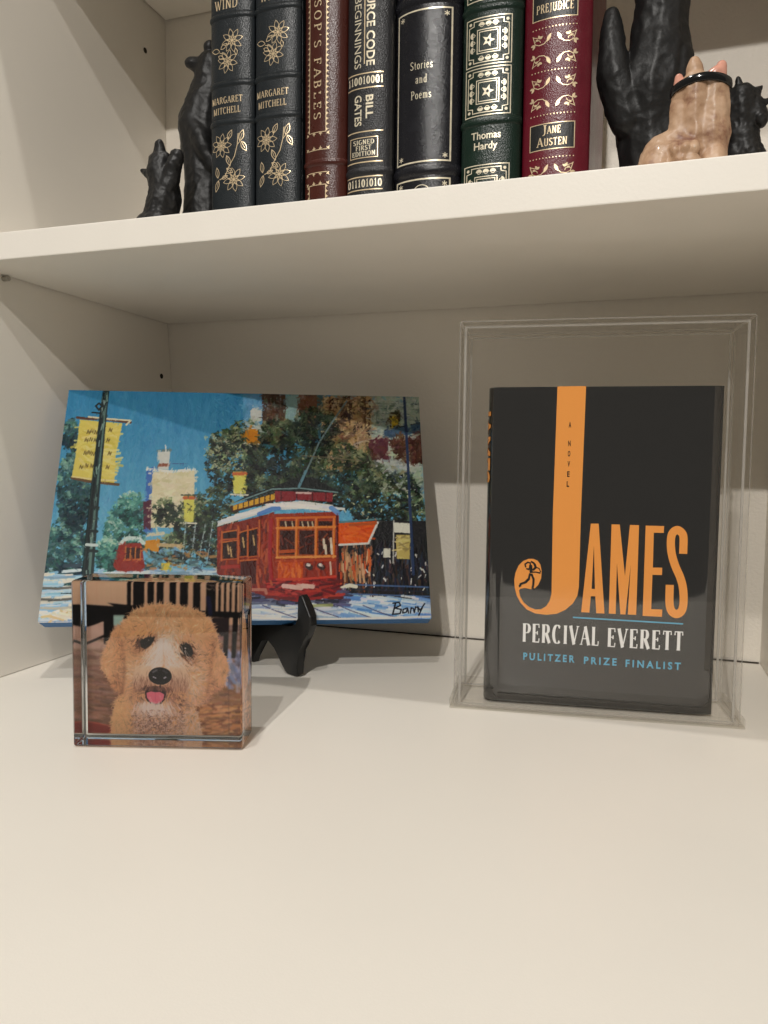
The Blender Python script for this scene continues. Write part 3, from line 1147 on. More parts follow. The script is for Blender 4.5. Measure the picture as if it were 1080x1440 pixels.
a2 = Art()
for vv, ff in a.items:      # cut the letters finely so that they follow the round spine
    bm = bmesh.new()
    vs2 = [bm.verts.new((p[0], p[1], 0)) for p in vv]
    for f in ff:
        try:
            bm.faces.new([vs2[i] for i in f])
        except ValueError:
            pass
    for k in range(-10, 11):
        bmesh.ops.bisect_plane(bm, geom=bm.verts[:] + bm.edges[:] + bm.faces[:], plane_co=(0, k * .0011, 0), plane_no=(0, 1, 0))
    bm.verts.index_update()
    a2.items.append(([(v.co.x, v.co.y) for v in bm.verts], [tuple(v.index for v in f.verts) for f in bm.faces]))
    bm.free()
a2.build('spine_title', M['orange'], jk, spine_map)


# ------------------------------------------------------------------ painter for the flat pictures
class Paint:
    def __init__(self, W, H, corners):
        self.W, self.H = W, H
        self.c = np.zeros((H, W, 3))
        self.h = np.zeros((H, W))
        self.Hm = homography(corners, [(0, 0), (W - 1, 0), (W - 1, H - 1), (0, H - 1)])
        a, b = apply_h(self.Hm, corners[0]), apply_h(self.Hm, ((corners[0][0] + corners[1][0]) / 2, (corners[0][1] + corners[1][1]) / 2))
        self.s = math.hypot(b[0] - a[0], b[1] - a[1]) / math.hypot((corners[1][0] - corners[0][0]) / 2, (corners[1][1] - corners[0][1]) / 2)

    def T(self, pts):
        P = np.array([(p[0], p[1], 1.0) for p in pts]) @ self.Hm.T
        return P[:, :2] / P[:, 2:]

    def poly(self, pts, col, a=1.0, jit=0.0):
        P = self.T(pts)
        x0, y0 = np.floor(P.min(0)).astype(int) - 1
        x1, y1 = np.ceil(P.max(0)).astype(int) + 2
        x0, y0, x1, y1 = max(x0, 0), max(y0, 0), min(x1, self.W), min(y1, self.H)
        if x1 <= x0 or y1 <= y0:
            return
        acc = np.zeros((y1 - y0, x1 - x0))
        for ox, oy in ((-.25, -.25), (.25, -.25), (-.25, .25), (.25, .25)):
            X, Y = np.meshgrid(np.arange(x0, x1) + ox, np.arange(y0, y1) + oy)
            ins = np.zeros(X.shape, bool)
            for i in range(len(P)):
                xa, ya = P[i]
                xb, yb = P[(i + 1) % len(P)]
                if ya == yb:
                    continue
                cnd = ((ya > Y) != (yb > Y)) & (X < (xb - xa) * (Y - ya) / (yb - ya) + xa)
                ins ^= cnd
            acc += ins * .25
        c = np.array(col, float)
        if jit:
            c = c + RNG.normal(0, jit, 3)
        al = (acc * a)[..., None]
        reg = self.c[y0:y1, x0:x1]
        reg[:] = reg * (1 - al) + c * al

    def stroke(self, pts, w, col, a=1.0, h=0.0, soft=0.8, bristle=0.0, w1=None):
        P = self.T(pts)
        w = w * self.s / 2
        w1 = w if w1 is None else w1 * self.s / 2
        m = max(w, w1) + soft + 1
        x0, y0 = np.floor(P.min(0) - m).astype(int)
        x1, y1 = np.ceil(P.max(0) + m).astype(int) + 1
        x0, y0, x1, y1 = max(x0, 0), max(y0, 0), min(x1, self.W), min(y1, self.H)
        if x1 <= x0 or y1 <= y0:
            return
        X, Y = np.meshgrid(np.arange(x0, x1), np.arange(y0, y1))
        best = np.full(X.shape, -1e9)
        side = np.zeros(X.shape)
        n = len(P) - 1
        for i in range(n):
            ax, ay = P[i]
            dx, dy = P[i + 1] - P[i]
            L2 = dx * dx + dy * dy + 1e-9
            t = np.clip(((X - ax) * dx + (Y - ay) * dy) / L2, 0, 1)
            d = np.hypot(X - ax - t * dx, Y - ay - t * dy)
            ww = w + (w1 - w) * (i + t) / n
            val = ww - d
            upd = val > best
            best = np.where(upd, val, best)
            if bristle:
                side = np.where(upd, ((X - ax) * dy - (Y - ay) * dx) / math.sqrt(L2), side)
        al = np.clip(best / soft + .5, 0, 1) * a
        c = np.array(col, float)
        reg = self.c[y0:y1, x0:x1]
        if bristle:
            br = np.sin(side * 2.1 + RNG.uniform(0, 6)) * bristle + np.sin(side * .9 + RNG.uniform(0, 6)) * bristle
            cc = c + br[..., None] * 9
            reg[:] = reg * (1 - al[..., None]) + cc * al[..., None]
        else:
            reg[:] = reg * (1 - al[..., None]) + c * al[..., None]
        if h:
            hr = self.h[y0:y1, x0:x1]
            top_ = h * (1 + (np.sin(side * 2.1) * .4 if bristle else 0))
            hr[:] = hr * (1 - al) + top_ * al

    def dab(self, x, y, L, w, ang, col, a=.9, h=0.0, jit=8, bristle=0.0):
        dx, dy = math.cos(ang) * L / 2, math.sin(ang) * L / 2
        c = np.clip(np.array(col, float) + RNG.normal(0, jit) + RNG.normal(0, jit * .4, 3), 3, 252)
        self.stroke([(x - dx, y - dy), (x + dx, y + dy)], w, c, a, h, bristle=bristle)

    def clump(self, cx, cy, rx, ry, cols, n, size, h=.5, light=None):
        for _ in range(n):
            r, t = math.sqrt(RNG.uniform()), RNG.uniform(0, 6.283)
            x, y = cx + rx * r * math.cos(t), cy + ry * r * math.sin(t)
            k = .40 - .30 * (y - cy) / ry + .22 * noise.noise(Vector((x * .09, y * .09, 1.3))) * 2 + RNG.normal(0, .17)
            col = cols[int(np.clip(k * len(cols), 0, len(cols) - 1))]
            self.dab(x, y, size * RNG.uniform(.6, 1.5), size * RNG.uniform(.4, .8), RNG.uniform(-1.2, 1.2), col, .85, h * RNG.uniform(.3, 1), 9)

    def grid_mesh(self, wm, hm, relief, gain, depth=1.0):
        W, H = self.W, self.H
        xs = np.linspace(0, wm, W)
        zs = np.linspace(hm, 0, H)
        X, Z = np.meshgrid(xs, zs)
        Yv = -self.h * relief
        co = np.stack([X, Yv, Z], -1).reshape(-1, 3).astype(np.float32)
        i = np.arange(W * H).reshape(H, W)
        q = np.stack([i[1:, :-1], i[1:, 1:], i[:-1, 1:], i[:-1, :-1]], -1).reshape(-1, 4)
        me = bpy.data.meshes.new('m')
        me.vertices.add(W * H)
        me.vertices.foreach_set('co', co.ravel())
        me.loops.add(q.size)
        me.loops.foreach_set('vertex_index', q.ravel().astype(np.int32))
        me.polygons.add(len(q))
        me.polygons.foreach_set('loop_start', np.arange(0, q.size, 4, dtype=np.int32))
        me.polygons.foreach_set('loop_total', np.full(len(q), 4, dtype=np.int32))
        me.update(calc_edges=True)
        me.validate()
        c = np.clip(self.c, 0, 255) / 255
        lin = np.where(c <= .04045, c / 12.92, ((c + .055) / 1.055) ** 2.4) * np.array(gain)
        lum = np.clip(lin, 1e-4, None) @ np.array((.3, .6, .1))
        lin = lin * (np.clip(lum / .32, .02, 1.4) ** (depth - 1))[..., None]      # a deeper tonal range
        top_ = np.maximum(lin.max(-1), 1e-6)
        lin = lin * (.93 * (1 - np.exp(-1.15 * top_)) / top_)[..., None]     # soft shoulder, hue kept
        lin = lin.reshape(-1, 3)
        at = me.color_attributes.new('pigment', 'FLOAT_COLOR', 'POINT')
        at.data.foreach_set('color', np.concatenate([lin, np.ones((W * H, 1))], 1).astype(np.float32).ravel())
        me.shade_smooth()
        return me


def lerp(a, b, t):
    return tuple(np.array(a, float) * (1 - t) + np.array(b, float) * t)


# ------------------------------------------------------------------ street painting on its easel
PW, PH, PT = 0.2977, 0.1994, 0.016
pic = Paint(640, 430, [(95.5, 549), (587.5, 557), (607, 870), (53, 876)])
U = RNG.uniform
# underpainting
pic.c[:] = (92, 118, 128)
for k_ in range(28):
    y0_ = 540 + k_ * 11
    pic.poly([(40, y0_), (620, y0_), (620, y0_ + 12), (40, y0_ + 12)], lerp((44, 118, 160), (112, 174, 198), k_ / 27))
pic.poly([(40, 806), (620, 806), (620, 890), (40, 890)], (150, 172, 190))
# sky
for i in range(2600):
    x, y = U(50, 600), U(545, 830)
    t = (y - 550) / 270
    c = lerp((44, 118, 160), (112, 174, 198), np.clip(t + RNG.normal(0, .12), 0, 1))
    pic.dab(x, y, U(14, 40), U(3, 7), 1.57 + RNG.normal(0, .25), c, .35, U(0, .25), 4, bristle=.25)
# street ground
for i in range(700):
    x, y = U(50, 612), U(800, 880)
    c = [(190, 205, 215), (150, 180, 205), (120, 150, 185), (205, 205, 200)][RNG.integers(4)]
    pic.dab(x, y, U(15, 50), U(2, 5), RNG.normal(.05, .12), c, .8, U(.2, .6), 8, bristle=.3)
# trees on the left
G1 = [(18, 42, 50), (28, 58, 64), (42, 76, 78), (62, 100, 96), (104, 142, 126)]
for cx, cy, rx, ry, n in ((92, 790, 36, 62, 520), (105, 690, 26, 56, 330), (98, 612, 12, 22, 70), (75, 830, 22, 28, 160)):
    pic.clump(cx, cy, rx, ry, G1, int(n * 1.9), 5.2)
G2 = [(22, 60, 58), (44, 96, 88), (66, 120, 110), (100, 152, 136), (160, 190, 170)]
for cx, cy, rx, ry, n in ((175, 752, 28, 48, 340), (150, 780, 18, 26, 130), (185, 715, 20, 24, 110)):
    pic.clump(cx, cy, rx, ry, G2, int(n * 1.9), 4.6)
# cream tower with chimney block
pic.poly([(205, 660), (215, 656), (214, 748), (201, 748)], (62, 104, 170))
pic.poly([(200, 706), (212, 702), (211, 746), (201, 744)], (78, 34, 52))
pic.poly([(213, 664), (272, 661), (272, 742), (211, 742)], (206, 196, 160))
for i in range(130):
    pic.dab(U(214, 268), U(666, 738), U(8, 22), U(2, 5), RNG.normal(0, .3), [(212, 202, 168), (190, 182, 146), (222, 214, 184)][RNG.integers(3)], .7, .4, 6)
pic.stroke([(206, 660), (240, 663), (272, 660)], 4, (216, 216, 204), 1, .8)
pic.poly([(220, 634), (238, 633), (236, 660), (221, 660)], (188, 190, 182))
pic.stroke([(220, 634), (238, 633)], 4, (90, 110, 112), 1, .6)
pic.stroke([(222, 654), (235, 654)], 5, (130, 78, 58), 1, .6)
pic.stroke([(231, 626), (232, 636)], 1.5, (200, 205, 200))
pic.stroke([(236, 652), (262, 652)], 1.5, (60, 90, 130))
# right-hand buildings
pic.poly([(340, 552), (372, 552), (372, 640), (340, 640)], (92, 150, 190))
pic.poly([(350, 574), (366, 574), (366, 592), (351, 592)], (200, 206, 200))
pic.poly([(366, 553), (402, 554), (400, 625), (368, 625)], (74, 56, 46))
for i in range(90):
    pic.dab(U(368, 448), U(553, 612), U(8, 22), U(2, 4), 1.57 + RNG.normal(0, .2), [(60, 44, 38), (104, 82, 64), (120, 132, 126), (84, 60, 46), (44, 40, 40)][RNG.integers(5)], .8, .8, 7)
pic.poly([(400, 554), (420, 554), (420, 610), (400, 610)], (120, 150, 150))
pic.poly([(418, 555), (446, 555), (446, 610), (418, 610)], (104, 72, 54))
pic.poly([(444, 555), (456, 555), (456, 610), (444, 610)], (62, 92, 96))
pic.poly([(452, 555), (524, 556), (528, 660), (448, 660)], (160, 132, 92))
pic.poly([(520, 556), (588, 557), (596, 700), (522, 690)], (150, 164, 150))
for i in range(200):
    pic.dab(U(452, 524), U(558, 650), U(6, 20), U(1.5, 3.5), [0, 1.57, -.9][RNG.integers(3)] + RNG.normal(0, .15),
            [(60, 44, 34), (190, 170, 130), (120, 96, 70), (44, 36, 34), (176, 150, 110)][RNG.integers(5)], .85, .8, 8)
for k in range(8):
    y = 562 + k * 5
    pic.stroke([(456, y), (490, y + RNG.normal(0, 1))], 1.3, (52, 38, 30), .9, .5)
for x in (462, 472, 481, 490, 501, 512):
    pic.stroke([(x, 556), (x + RNG.normal(0, 1.5), 605)], 1.5, (58, 40, 32), .9, .5)
for i in range(130):
    pic.dab(U(522, 592), U(560, 690), U(8, 26), U(1.5, 3.5), RNG.normal(.03, .15),
            [(172, 184, 172), (120, 136, 128), (196, 202, 192), (90, 108, 112)][RNG.integers(4)], .8, .6, 6)
for y in (566, 573, 580, 588):
    pic.stroke([(522, y), (590, y + 2)], 1.2, (70, 84, 84), .8, .4)
pic.poly([(546, 578), (562, 579), (562, 600), (547, 600)], (60, 54, 36))
pic.poly([(550, 582), (558, 582), (558, 597), (550, 597)], (186, 160, 50))
pic.poly([(538, 604), (592, 594), (593, 606), (540, 616)], (66, 92, 116))
pic.stroke([(540, 604), (592, 593)], 2, (40, 50, 62), 1, .8)
pic.poly([(546, 618), (592, 608), (595, 652), (556, 650)], (72, 44, 34))
for i in range(30):
    pic.dab(U(552, 592), U(615, 648), U(8, 18), 2.5, 1.57, [(94, 60, 44), (50, 32, 28), (120, 84, 60)][RNG.integers(3)], .8, .6, 6)
pic.poly([(516, 618), (544, 614), (546, 648), (520, 652)], (92, 50, 58))
pic.stroke([(480, 630), (520, 616), (544, 613)], 2.5, (172, 160, 146), .9, .8)
for i in range(40):
    pic.dab(U(524, 572), U(646, 664), U(6, 18), U(2, 4), RNG.normal(0, .3), [(186, 192, 186), (210, 214, 208), (140, 156, 160)][RNG.integers(3)], .8, .7, 6)
pic.poly([(528, 664), (572, 662), (573, 674), (530, 676)], (34, 52, 92))
pic.stroke([(534, 671), (538, 667), (542, 671), (547, 667), (552, 671), (558, 667), (564, 670)], 1.4, (190, 200, 206), .9, .6)
# big trees
G3 = [(14, 20, 18), (22, 32, 26), (34, 46, 34), (50, 64, 44), (78, 92, 64), (128, 136, 102)]
for cx, cy, rx, ry, n in ((330, 650, 42, 46, 420), (400, 640, 60, 52, 700), (470, 670, 66, 48, 700), (540, 700, 52, 46, 520), (300, 740, 34, 56, 420),
                          (268, 735, 28, 32, 220), (245, 770, 26, 22, 140), (345, 612, 26, 22, 130), (440, 600, 34, 28, 200), (575, 740, 28, 50, 260),
                          (380, 690, 40, 24, 200), (318, 622, 26, 18, 110), (230, 720, 16, 20, 70)):
    pic.clump(cx, cy, rx, ry, G3, int(n * 1.9), 4.2, .7)
for i in range(100):
    pic.dab(U(286, 350), U(608, 660), 3.4, 2.0, U(0, 3), (150, 154, 118), .7, .8, 14)
for i in range(60):
    pic.dab(U(440, 590), U(630, 740), 3.5, 2, U(0, 3), (176, 180, 150), .8, .8, 10)
# trunks
for x0, x1 in ((258, 256), (272, 268), (286, 278), (296, 290)):
    pic.stroke([(x0 + 2, 735), (x1, 790)], 1.4, (170, 186, 186), .8, .6)
# distant trees, shop colours
pic.poly([(204, 760), (224, 758), (222, 776), (202, 774)], (196, 132, 34))
pic.stroke([(206, 752), (228, 750)], 5, (206, 192, 160), .9, .6)
pic.stroke([(222, 766), (256, 768)], 5, (202, 170, 122), .8, .6)
pic.stroke([(224, 776), (246, 772), (268, 778)], 4, (120, 170, 200), .8, .6)
for i in range(60):
    pic.dab(U(204, 300), U(776, 800), U(5, 14), U(2, 4), RNG.normal(0, .5), [(40, 62, 60), (90, 120, 120), (150, 110, 60), (60, 80, 90)][RNG.integers(4)], .85, .6, 8)
pic.poly([(226, 792), (238, 792), (237, 802), (227, 802)], (206, 186, 60))
# hanging banners
for x0, y0, x1, y1 in ((257, 696, 272, 734), (326, 662, 345, 694), (343, 602, 361, 622)):
    pic.poly([(x0, y0), (x1, y0), (x1 - 1, y1), (x0 + 1, y1)], (196, 192, 88) if y0 > 610 else (196, 124, 30))
    pic.stroke([(x0 - 3, y0), (x1 + 3, y0)], 2.2, (196, 200, 188) if y0 < 610 else (50, 62, 52), 1, .8)
    pic.stroke([(x0 - 4, y1 + 1), (x1 + 3, y1 + 2)], 2.2, (210, 206, 186), 1, .8)
    if y0 > 610:
        pic.stroke([(x0 + 1, y0 + 4), (x1 - 1, y0 + 4)], 5, (176, 82, 44), .9, .6)
pic.stroke([(262, 708), (268, 712), (263, 720)], 2, (60, 60, 40), .8)
pic.stroke([(345, 596), (362, 600)], 3, (190, 200, 196), .9, .6)
# small far tram
pic.poly([(167, 764), (198, 764), (203, 798), (192, 806), (166, 805), (158, 796)], (136, 40, 30))
pic.stroke([(168, 764), (178, 757), (194, 757), (201, 764)], 5, (196, 214, 206), 1, .8)
pic.poly([(176, 770), (197, 770), (196, 786), (174, 786)], (64, 26, 20))
for x in (176, 183, 190, 197):
    pic.stroke([(x, 769), (x - 1, 788)], 1.6, (196, 116, 48), .9, .6)
pic.stroke([(173, 788), (199, 786)], 2, (188, 96, 42), .9, .6)
# loose brushwork: each touch picks up the colour lying there


def brushwork(n, alpha, k, box=(54, 606, 548, 876)):
    for i in range(n):
        x, y = U(box[0], box[1]), U(box[2], box[3])
        q = pic.T([(x + RNG.normal(0, 1.6 * k), y + RNG.normal(0, 1.6 * k))])[0]
        xi, yi = int(np.clip(q[0], 0, pic.W - 1)), int(np.clip(q[1], 0, pic.H - 1))
        sky = y < 700 and x < 300
        pic.dab(x, y, U(3.5, 9) * k, U(1.3, 2.6) * k, (1.57 if sky else U(0, 3.14)) + RNG.normal(0, .4), pic.c[yi, xi], alpha, U(.3, 1.0), 4 if sky else 9)


brushwork(1500, .7, 1.35, (340, 600, 548, 690))
brushwork(8000, .7, .8)
# --- shop with orange awning on the right


def cz(x, y):
    return (290 + x / 3.176, 530 + y / 3.176)


pic.poly([cz(585, 650), cz(770, 640), cz(900, 640), cz(1000, 640), cz(1005, 1000), cz(590, 960)], (34, 34, 36))
for i in range(420):
    x, y = U(585, 1000), U(745, 960)
    pic.dab(*cz(x, y), U(6, 20), U(1.2, 3), 1.57 + RNG.normal(0, .18), [(120, 66, 40), (24, 24, 30), (60, 44, 40), (36, 44, 60), (150, 96, 64), (18, 20, 24)][RNG.integers(6) if x < 740 else RNG.choice([1, 3, 5, 2])], .85, .7, 8)
for i in range(60):
    pic.dab(*cz(U(590, 740), U(790, 900)), U(8, 18), U(1.5, 3), 1.57 + RNG.normal(0, .1), [(196, 84, 40), (160, 120, 80), (196, 150, 110)][RNG.integers(3)], .9, .8, 8)
for i in range(40):
    pic.dab(*cz(U(700, 980), U(760, 960)), U(1.5, 5), U(1.0, 1.8), 1.57 + RNG.normal(0, .5), (206, 206, 200), .85, 1, 8)
pic.poly([cz(583, 652), cz(760, 642), cz(722, 738), cz(585, 746)], (214, 84, 20))
for i in range(26):
    pic.dab(*cz(U(600, 730), U(660, 728)), U(8, 20), 3, RNG.normal(0, .25), [(226, 104, 32), (190, 66, 18), (206, 84, 22)][RNG.integers(3)], .8, .7, 6)
pic.stroke([cz(585, 648), cz(700, 640), cz(776, 632)], 3, (76, 112, 116), .95, .8)
pic.stroke([cz(583, 749), cz(722, 742), cz(764, 648)], 3, (214, 214, 206), .9, .9)
pic.stroke([cz(640, 660), cz(755, 652)], 4, (150, 70, 30), .8, .6)
pic.poly([cz(834, 648), cz(908, 652), cz(908, 696), cz(838, 692)], (206, 206, 190))
pic.poly([cz(846, 704), cz(908, 704), cz(908, 812), cz(850, 812)], (166, 150, 84))
for i in range(18):
    pic.dab(*cz(U(852, 904), U(712, 806)), U(6, 14), 2.4, RNG.normal(0, .3), [(190, 176, 112), (120, 110, 66)][RNG.integers(2)], .8, .7, 6)
pic.stroke([cz(836, 640), cz(834, 830)], 1.6, (196, 196, 186), .8, .8)
pic.poly([cz(790, 764), cz(822, 764), cz(820, 804), cz(790, 806)], (196, 196, 180))
pic.stroke([cz(880, 90), cz(900, 420), cz(925, 880)], 4, (40, 56, 88), .95, .9)
for y in (930, 950, 972):
    pic.stroke([cz(620, y - 4), cz(1000, y + 8)], 2.2, (70, 98, 140) if y != 950 else (36, 40, 54), .85, .7)
pic.stroke([cz(606, 940), cz(640, 930), cz(668, 936)], 5, (212, 208, 188), 1, 1)
# --- street foreground
for i in range(160):
    x, y = U(560, 1000), U(985, 1075)
    pic.dab(*cz(x, y), U(14, 40), U(2, 4.5), .14 + RNG.normal(0, .06), [(196, 214, 224), (120, 162, 206), (214, 220, 220), (84, 130, 186)][RNG.integers(4)], .8, .8, 7, bristle=.3)
for i in range(120):
    x, y = U(190, 560), U(1010, 1080)
    pic.dab(*cz(x, y), U(14, 34), U(2, 4.5), .05 + RNG.normal(0, .1), [(206, 210, 212), (140, 158, 186), (218, 214, 204)][RNG.integers(3)], .8, .8, 7, bristle=.3)
for i in range(140):
    x, y = U(190, 620), U(950, 1020)
    pic.dab(*cz(x, y), U(10, 26), U(2, 4.5), RNG.normal(0, .15), [(50, 46, 70), (66, 66, 96), (36, 34, 52), (90, 96, 120)][RNG.integers(4)], .85, .8, 7)
for x in (450, 590, 700, 250):
    pic.stroke([cz(x, 1020), cz(x + 60, 1045), cz(x + 150, 1076)], 1.5, (60, 54, 86), .8, .4)
pic.stroke([cz(470, 1022), cz(560, 1018)], 4, (150, 156, 80), .7, .6)
pic.stroke([cz(195, 1076), cz(430, 1084), cz(800, 1076), cz(1000, 1070)], 3, (216, 212, 202), .9, .8)
# left foreground steps
for i in range(130):
    x, y = U(52, 130), U(808, 872)
    pic.dab(x, y, U(14, 34), U(2, 4.5), RNG.normal(-.05, .08), [(176, 208, 222), (206, 216, 218), (140, 184, 212), (222, 216, 198)][RNG.integers(4)], .85, .8, 6, bristle=.3)
for y, c in ((827, (92, 92, 86)), (843, (84, 84, 80)), (855, (168, 164, 148)), (812, (120, 150, 170))):
    pic.stroke([(58, y), (80, y + 1), (104, y - 1)], 3.4, c, .95, 1)
for i in range(26):
    pic.dab(U(54, 104), U(858, 873), U(8, 18), 3, RNG.normal(0, .3), [(222, 214, 190), (206, 182, 130), (226, 222, 210)][RNG.integers(3)], .9, 1, 6)
pic.stroke([(88, 804), (112, 802)], 4, (206, 220, 222), .95, 1)
pic.stroke([(90, 796), (112, 795)], 5, (50, 66, 78), .9, .8)
for i in range(80):
    pic.dab(U(150, 310), U(804, 820), U(8, 24), U(2, 4), RNG.normal(0, .15), [(176, 200, 212), (110, 140, 160), (206, 212, 210)][RNG.integers(3)], .85, .7, 6)
# --- streetcar
pic.poly([cz(45, 670), cz(270, 612), cz(300, 600), cz(300, 930), cz(200, 945), cz(45, 880)], (118, 38, 24))
pic.poly([cz(45, 870), cz(200, 930), cz(290, 930), cz(330, 1000), cz(200, 960), cz(60, 900)], (120, 30, 26))
pic.poly([cz(270, 612), cz(590, 600), cz(586, 905), cz(275, 930)], (138, 46, 24))
pic.poly([cz(275, 900), cz(590, 890), cz(598, 935), cz(560, 985), cz(400, 1004), cz(300, 985), cz(262, 940)], (134, 26, 26))
for i in range(90):
    pic.dab(*cz(U(285, 590), U(905, 990)), U(8, 22), U(2, 4), RNG.normal(0, .2), [(150, 34, 30), (100, 20, 22), (170, 50, 40), (84, 18, 24)][RNG.integers(4)], .85, .9, 7)
for i in range(90):
    pic.dab(*cz(U(48, 300), U(640, 920)), U(6, 18), U(2, 3.5), 1.57 + RNG.normal(0, .3), [(146, 50, 28), (92, 28, 18), (166, 72, 38)][RNG.integers(3)], .75, .7, 7)
# side windows
for x0, x1, y0, y1 in ((66, 132, 735, 812), (148, 180, 690, 800), (186, 224, 680, 800), (72, 132, 690, 722)):
    pic.poly([cz(x0, y0 + 4), cz(x1, y0 - 6), cz(x1, y1), cz(x0, y1 + 4)], (46, 20, 14))
    pic.stroke([cz(x0, y0 + 4), cz(x1, y0 - 6)], 2, (190, 104, 44), .9, .9)
    pic.stroke([cz(x0, y1 + 4), cz(x1, y1)], 2, (176, 84, 38), .9, .9)
for x, y0, y1 in ((66, 690, 820), (140, 670, 830), (182, 665, 800), (234, 640, 800)):
    pic.stroke([cz(x, y0), cz(x, y1)], 2.4, (182, 92, 40), .9, .9)
for x, y in ((92, 770), (104, 782), (160, 740), (206, 730), (170, 860), (190, 880)):
    pic.stroke([cz(x, y - 22), cz(x + 6, y + 20)], 2, (214, 180, 120), .8, .9)
pic.poly([cz(150, 820), cz(220, 815), cz(220, 925), cz(152, 915)], (70, 20, 14))
pic.stroke([cz(150, 820), cz(222, 815)], 2.4, (190, 96, 42), .9, .9)
pic.stroke([cz(70, 850), cz(140, 845)], 5, (160, 44, 36), .8, .8)
# front windows
pic.poly([cz(312, 640), cz(575, 640), cz(570, 800), cz(312, 806)], (150, 66, 26))
for x0, x1 in ((326, 394), (412, 480), (498, 560)):
    pic.poly([cz(x0, 684), cz(x1, 684), cz(x1, 792), cz(x0, 792)], (58, 22, 14))
    pic.poly([cz(x0, 642), cz(x1, 642), cz(x1, 668), cz(x0, 668)], (52, 22, 16))
    for k in range(5):
        pic.dab(*cz(U(x0 + 4, x1 - 4), U(700, 785)), U(6, 16), 2.5, U(0, 3), [(96, 34, 18), (40, 16, 12), (120, 50, 26)][RNG.integers(3)], .8, .6, 5)
for x in (316, 400, 488, 568):
    pic.stroke([cz(x, 632), cz(x - 2, 806)], 3, (206, 118, 48), .95, 1)
for y, c in ((630, (196, 100, 40)), (674, (210, 124, 52)), (806, (214, 140, 70)), (822, (160, 60, 30))):
    pic.stroke([cz(312, y), cz(440, y - 3), cz(574, y - 6)], 3.4, c, .95, 1)
pic.stroke([cz(330, 780), cz(390, 776)], 5, (190, 80, 28), .8, .9)
for x in (350, 380, 425, 450, 470):
    pic.stroke([cz(x, 646), cz(x + 4, 666)], 2, (200, 186, 150), .8, .9)
for x, y in ((522, 745), (554, 740), (556, 770), (530, 770)):
    pic.stroke([cz(x, y - 20), cz(x + 3, y + 18)], 3, (216, 206, 182), .85, 1)
pic.poly([cz(316, 828), cz(430, 826), cz(428, 898), cz(318, 902)], (188, 74, 24))
for i in range(24):
    pic.dab(*cz(U(326, 420), U(834, 892)), U(6, 16), 3, 1.57 + RNG.normal(0, .4), [(204, 92, 30), (166, 58, 20), (214, 110, 44)][RNG.integers(3)], .8, .9, 6)
pic.poly([cz(434, 826), cz(574, 822), cz(574, 888), cz(434, 896)], (132, 40, 24))
for i in range(14):
    pic.dab(*cz(U(440, 570), U(832, 886)), U(6, 14), 3, 1.57 + RNG.normal(0, .4), [(160, 56, 28), (110, 30, 20)][RNG.integers(2)], .8, .9, 6)
for x in (455, 510):
    pic.stroke([cz(x - 4, 842), cz(x + 6, 850)], 8, (60, 40, 36), 1, 1)
    pic.stroke([cz(x - 4, 838), cz(x + 2, 840)], 4, (214, 206, 196), 1, 1)
pic.stroke([cz(552, 826), cz(556, 880)], 2.4, (206, 196, 176), .8, 1)
pic.stroke([cz(314, 904), cz(440, 902), cz(580, 890)], 3.4, (190, 60, 40), .95, 1)
pic.stroke([cz(286, 640), cz(280, 800), cz(288, 900)], 5, (150, 30, 34), .9, .9)
pic.stroke([cz(580, 620), cz(584, 760), cz(586, 900)], 3, (80, 20, 18), .9, .9)
for x in (366, 400, 430, 452):
    pic.dab(*cz(x, 938 + RNG.normal(0, 4)), 14, 6, .1, (206, 170, 156), .9, 1, 6)
pic.stroke([cz(200, 950), cz(262, 950), cz(266, 966)], 4, (176, 120, 100), .8, .9)
# roof
pic.poly([cz(45, 668), cz(50, 648), cz(180, 598), cz(300, 562), cz(420, 552), cz(560, 570), cz(592, 606), cz(560, 600), cz(430, 588), cz(300, 594), cz(150, 636)], (206, 206, 200))
for i in range(40):
    t = U()
    x = 50 + t * 530
    y = 655 - 92 * min(1, t * 2.1) ** .8 + (max(0, t - .6) * 50)
    pic.dab(*cz(x, y + U(0, 14)), U(14, 26), 3.4, -.22 if x < 290 else .06, [(222, 222, 218), (196, 206, 214), (232, 230, 222)][RNG.integers(3)], .85, 1, 5)
pic.stroke([cz(232, 612), cz(290, 588), cz(320, 586)], 6, (70, 118, 184), .9, 1)
pic.stroke([cz(556, 584), cz(584, 606)], 7, (90, 136, 190), .9, 1)
pic.poly([cz(100, 578), cz(300, 516), cz(302, 556), cz(112, 606)], (60, 34, 22))
for k in range(8):
    x = 116 + k * 24
    pic.poly([cz(x, 574 - k * 7), cz(x + 19, 568 - k * 7), cz(x + 19, 590 - k * 6.4), cz(x, 596 - k * 6.4)], (200, 150, 44))
pic.poly([cz(302, 506), cz(562, 512), cz(560, 556), cz(420, 548), cz(304, 558)], (122, 34, 40))
for x in (330, 400, 470, 530):
    pic.stroke([cz(x, 514), cz(x, 548)], 2, (70, 24, 28), .8, .7)
pic.stroke([cz(400, 516), cz(462, 518)], 3, (206, 190, 180), .8, .9)
pic.poly([cz(95, 572), cz(200, 520), cz(290, 492), cz(400, 448), cz(470, 446), cz(584, 508), cz(560, 516), cz(300, 508)], (30, 34, 34))
pic.stroke([cz(95, 572), cz(290, 500), cz(420, 496), cz(584, 514)], 2, (110, 140, 140), .85, .8)
pic.stroke([cz(410, 492), cz(452, 400), cz(500, 290), cz(560, 196), cz(622, 106)], 2.4, (96, 116, 118), .95, 1)
pic.stroke([cz(410, 490), cz(440, 420)], 4, (80, 118, 130), .9, 1)
pic.stroke([cz(420, 350), cz(560, 360), cz(690, 372)], 1.6, (110, 100, 80), .8, .7)
# --- lamp post and yellow banner


def ca(x, y):
    return (40 + x / 3.6, 530 + y / 3.6)


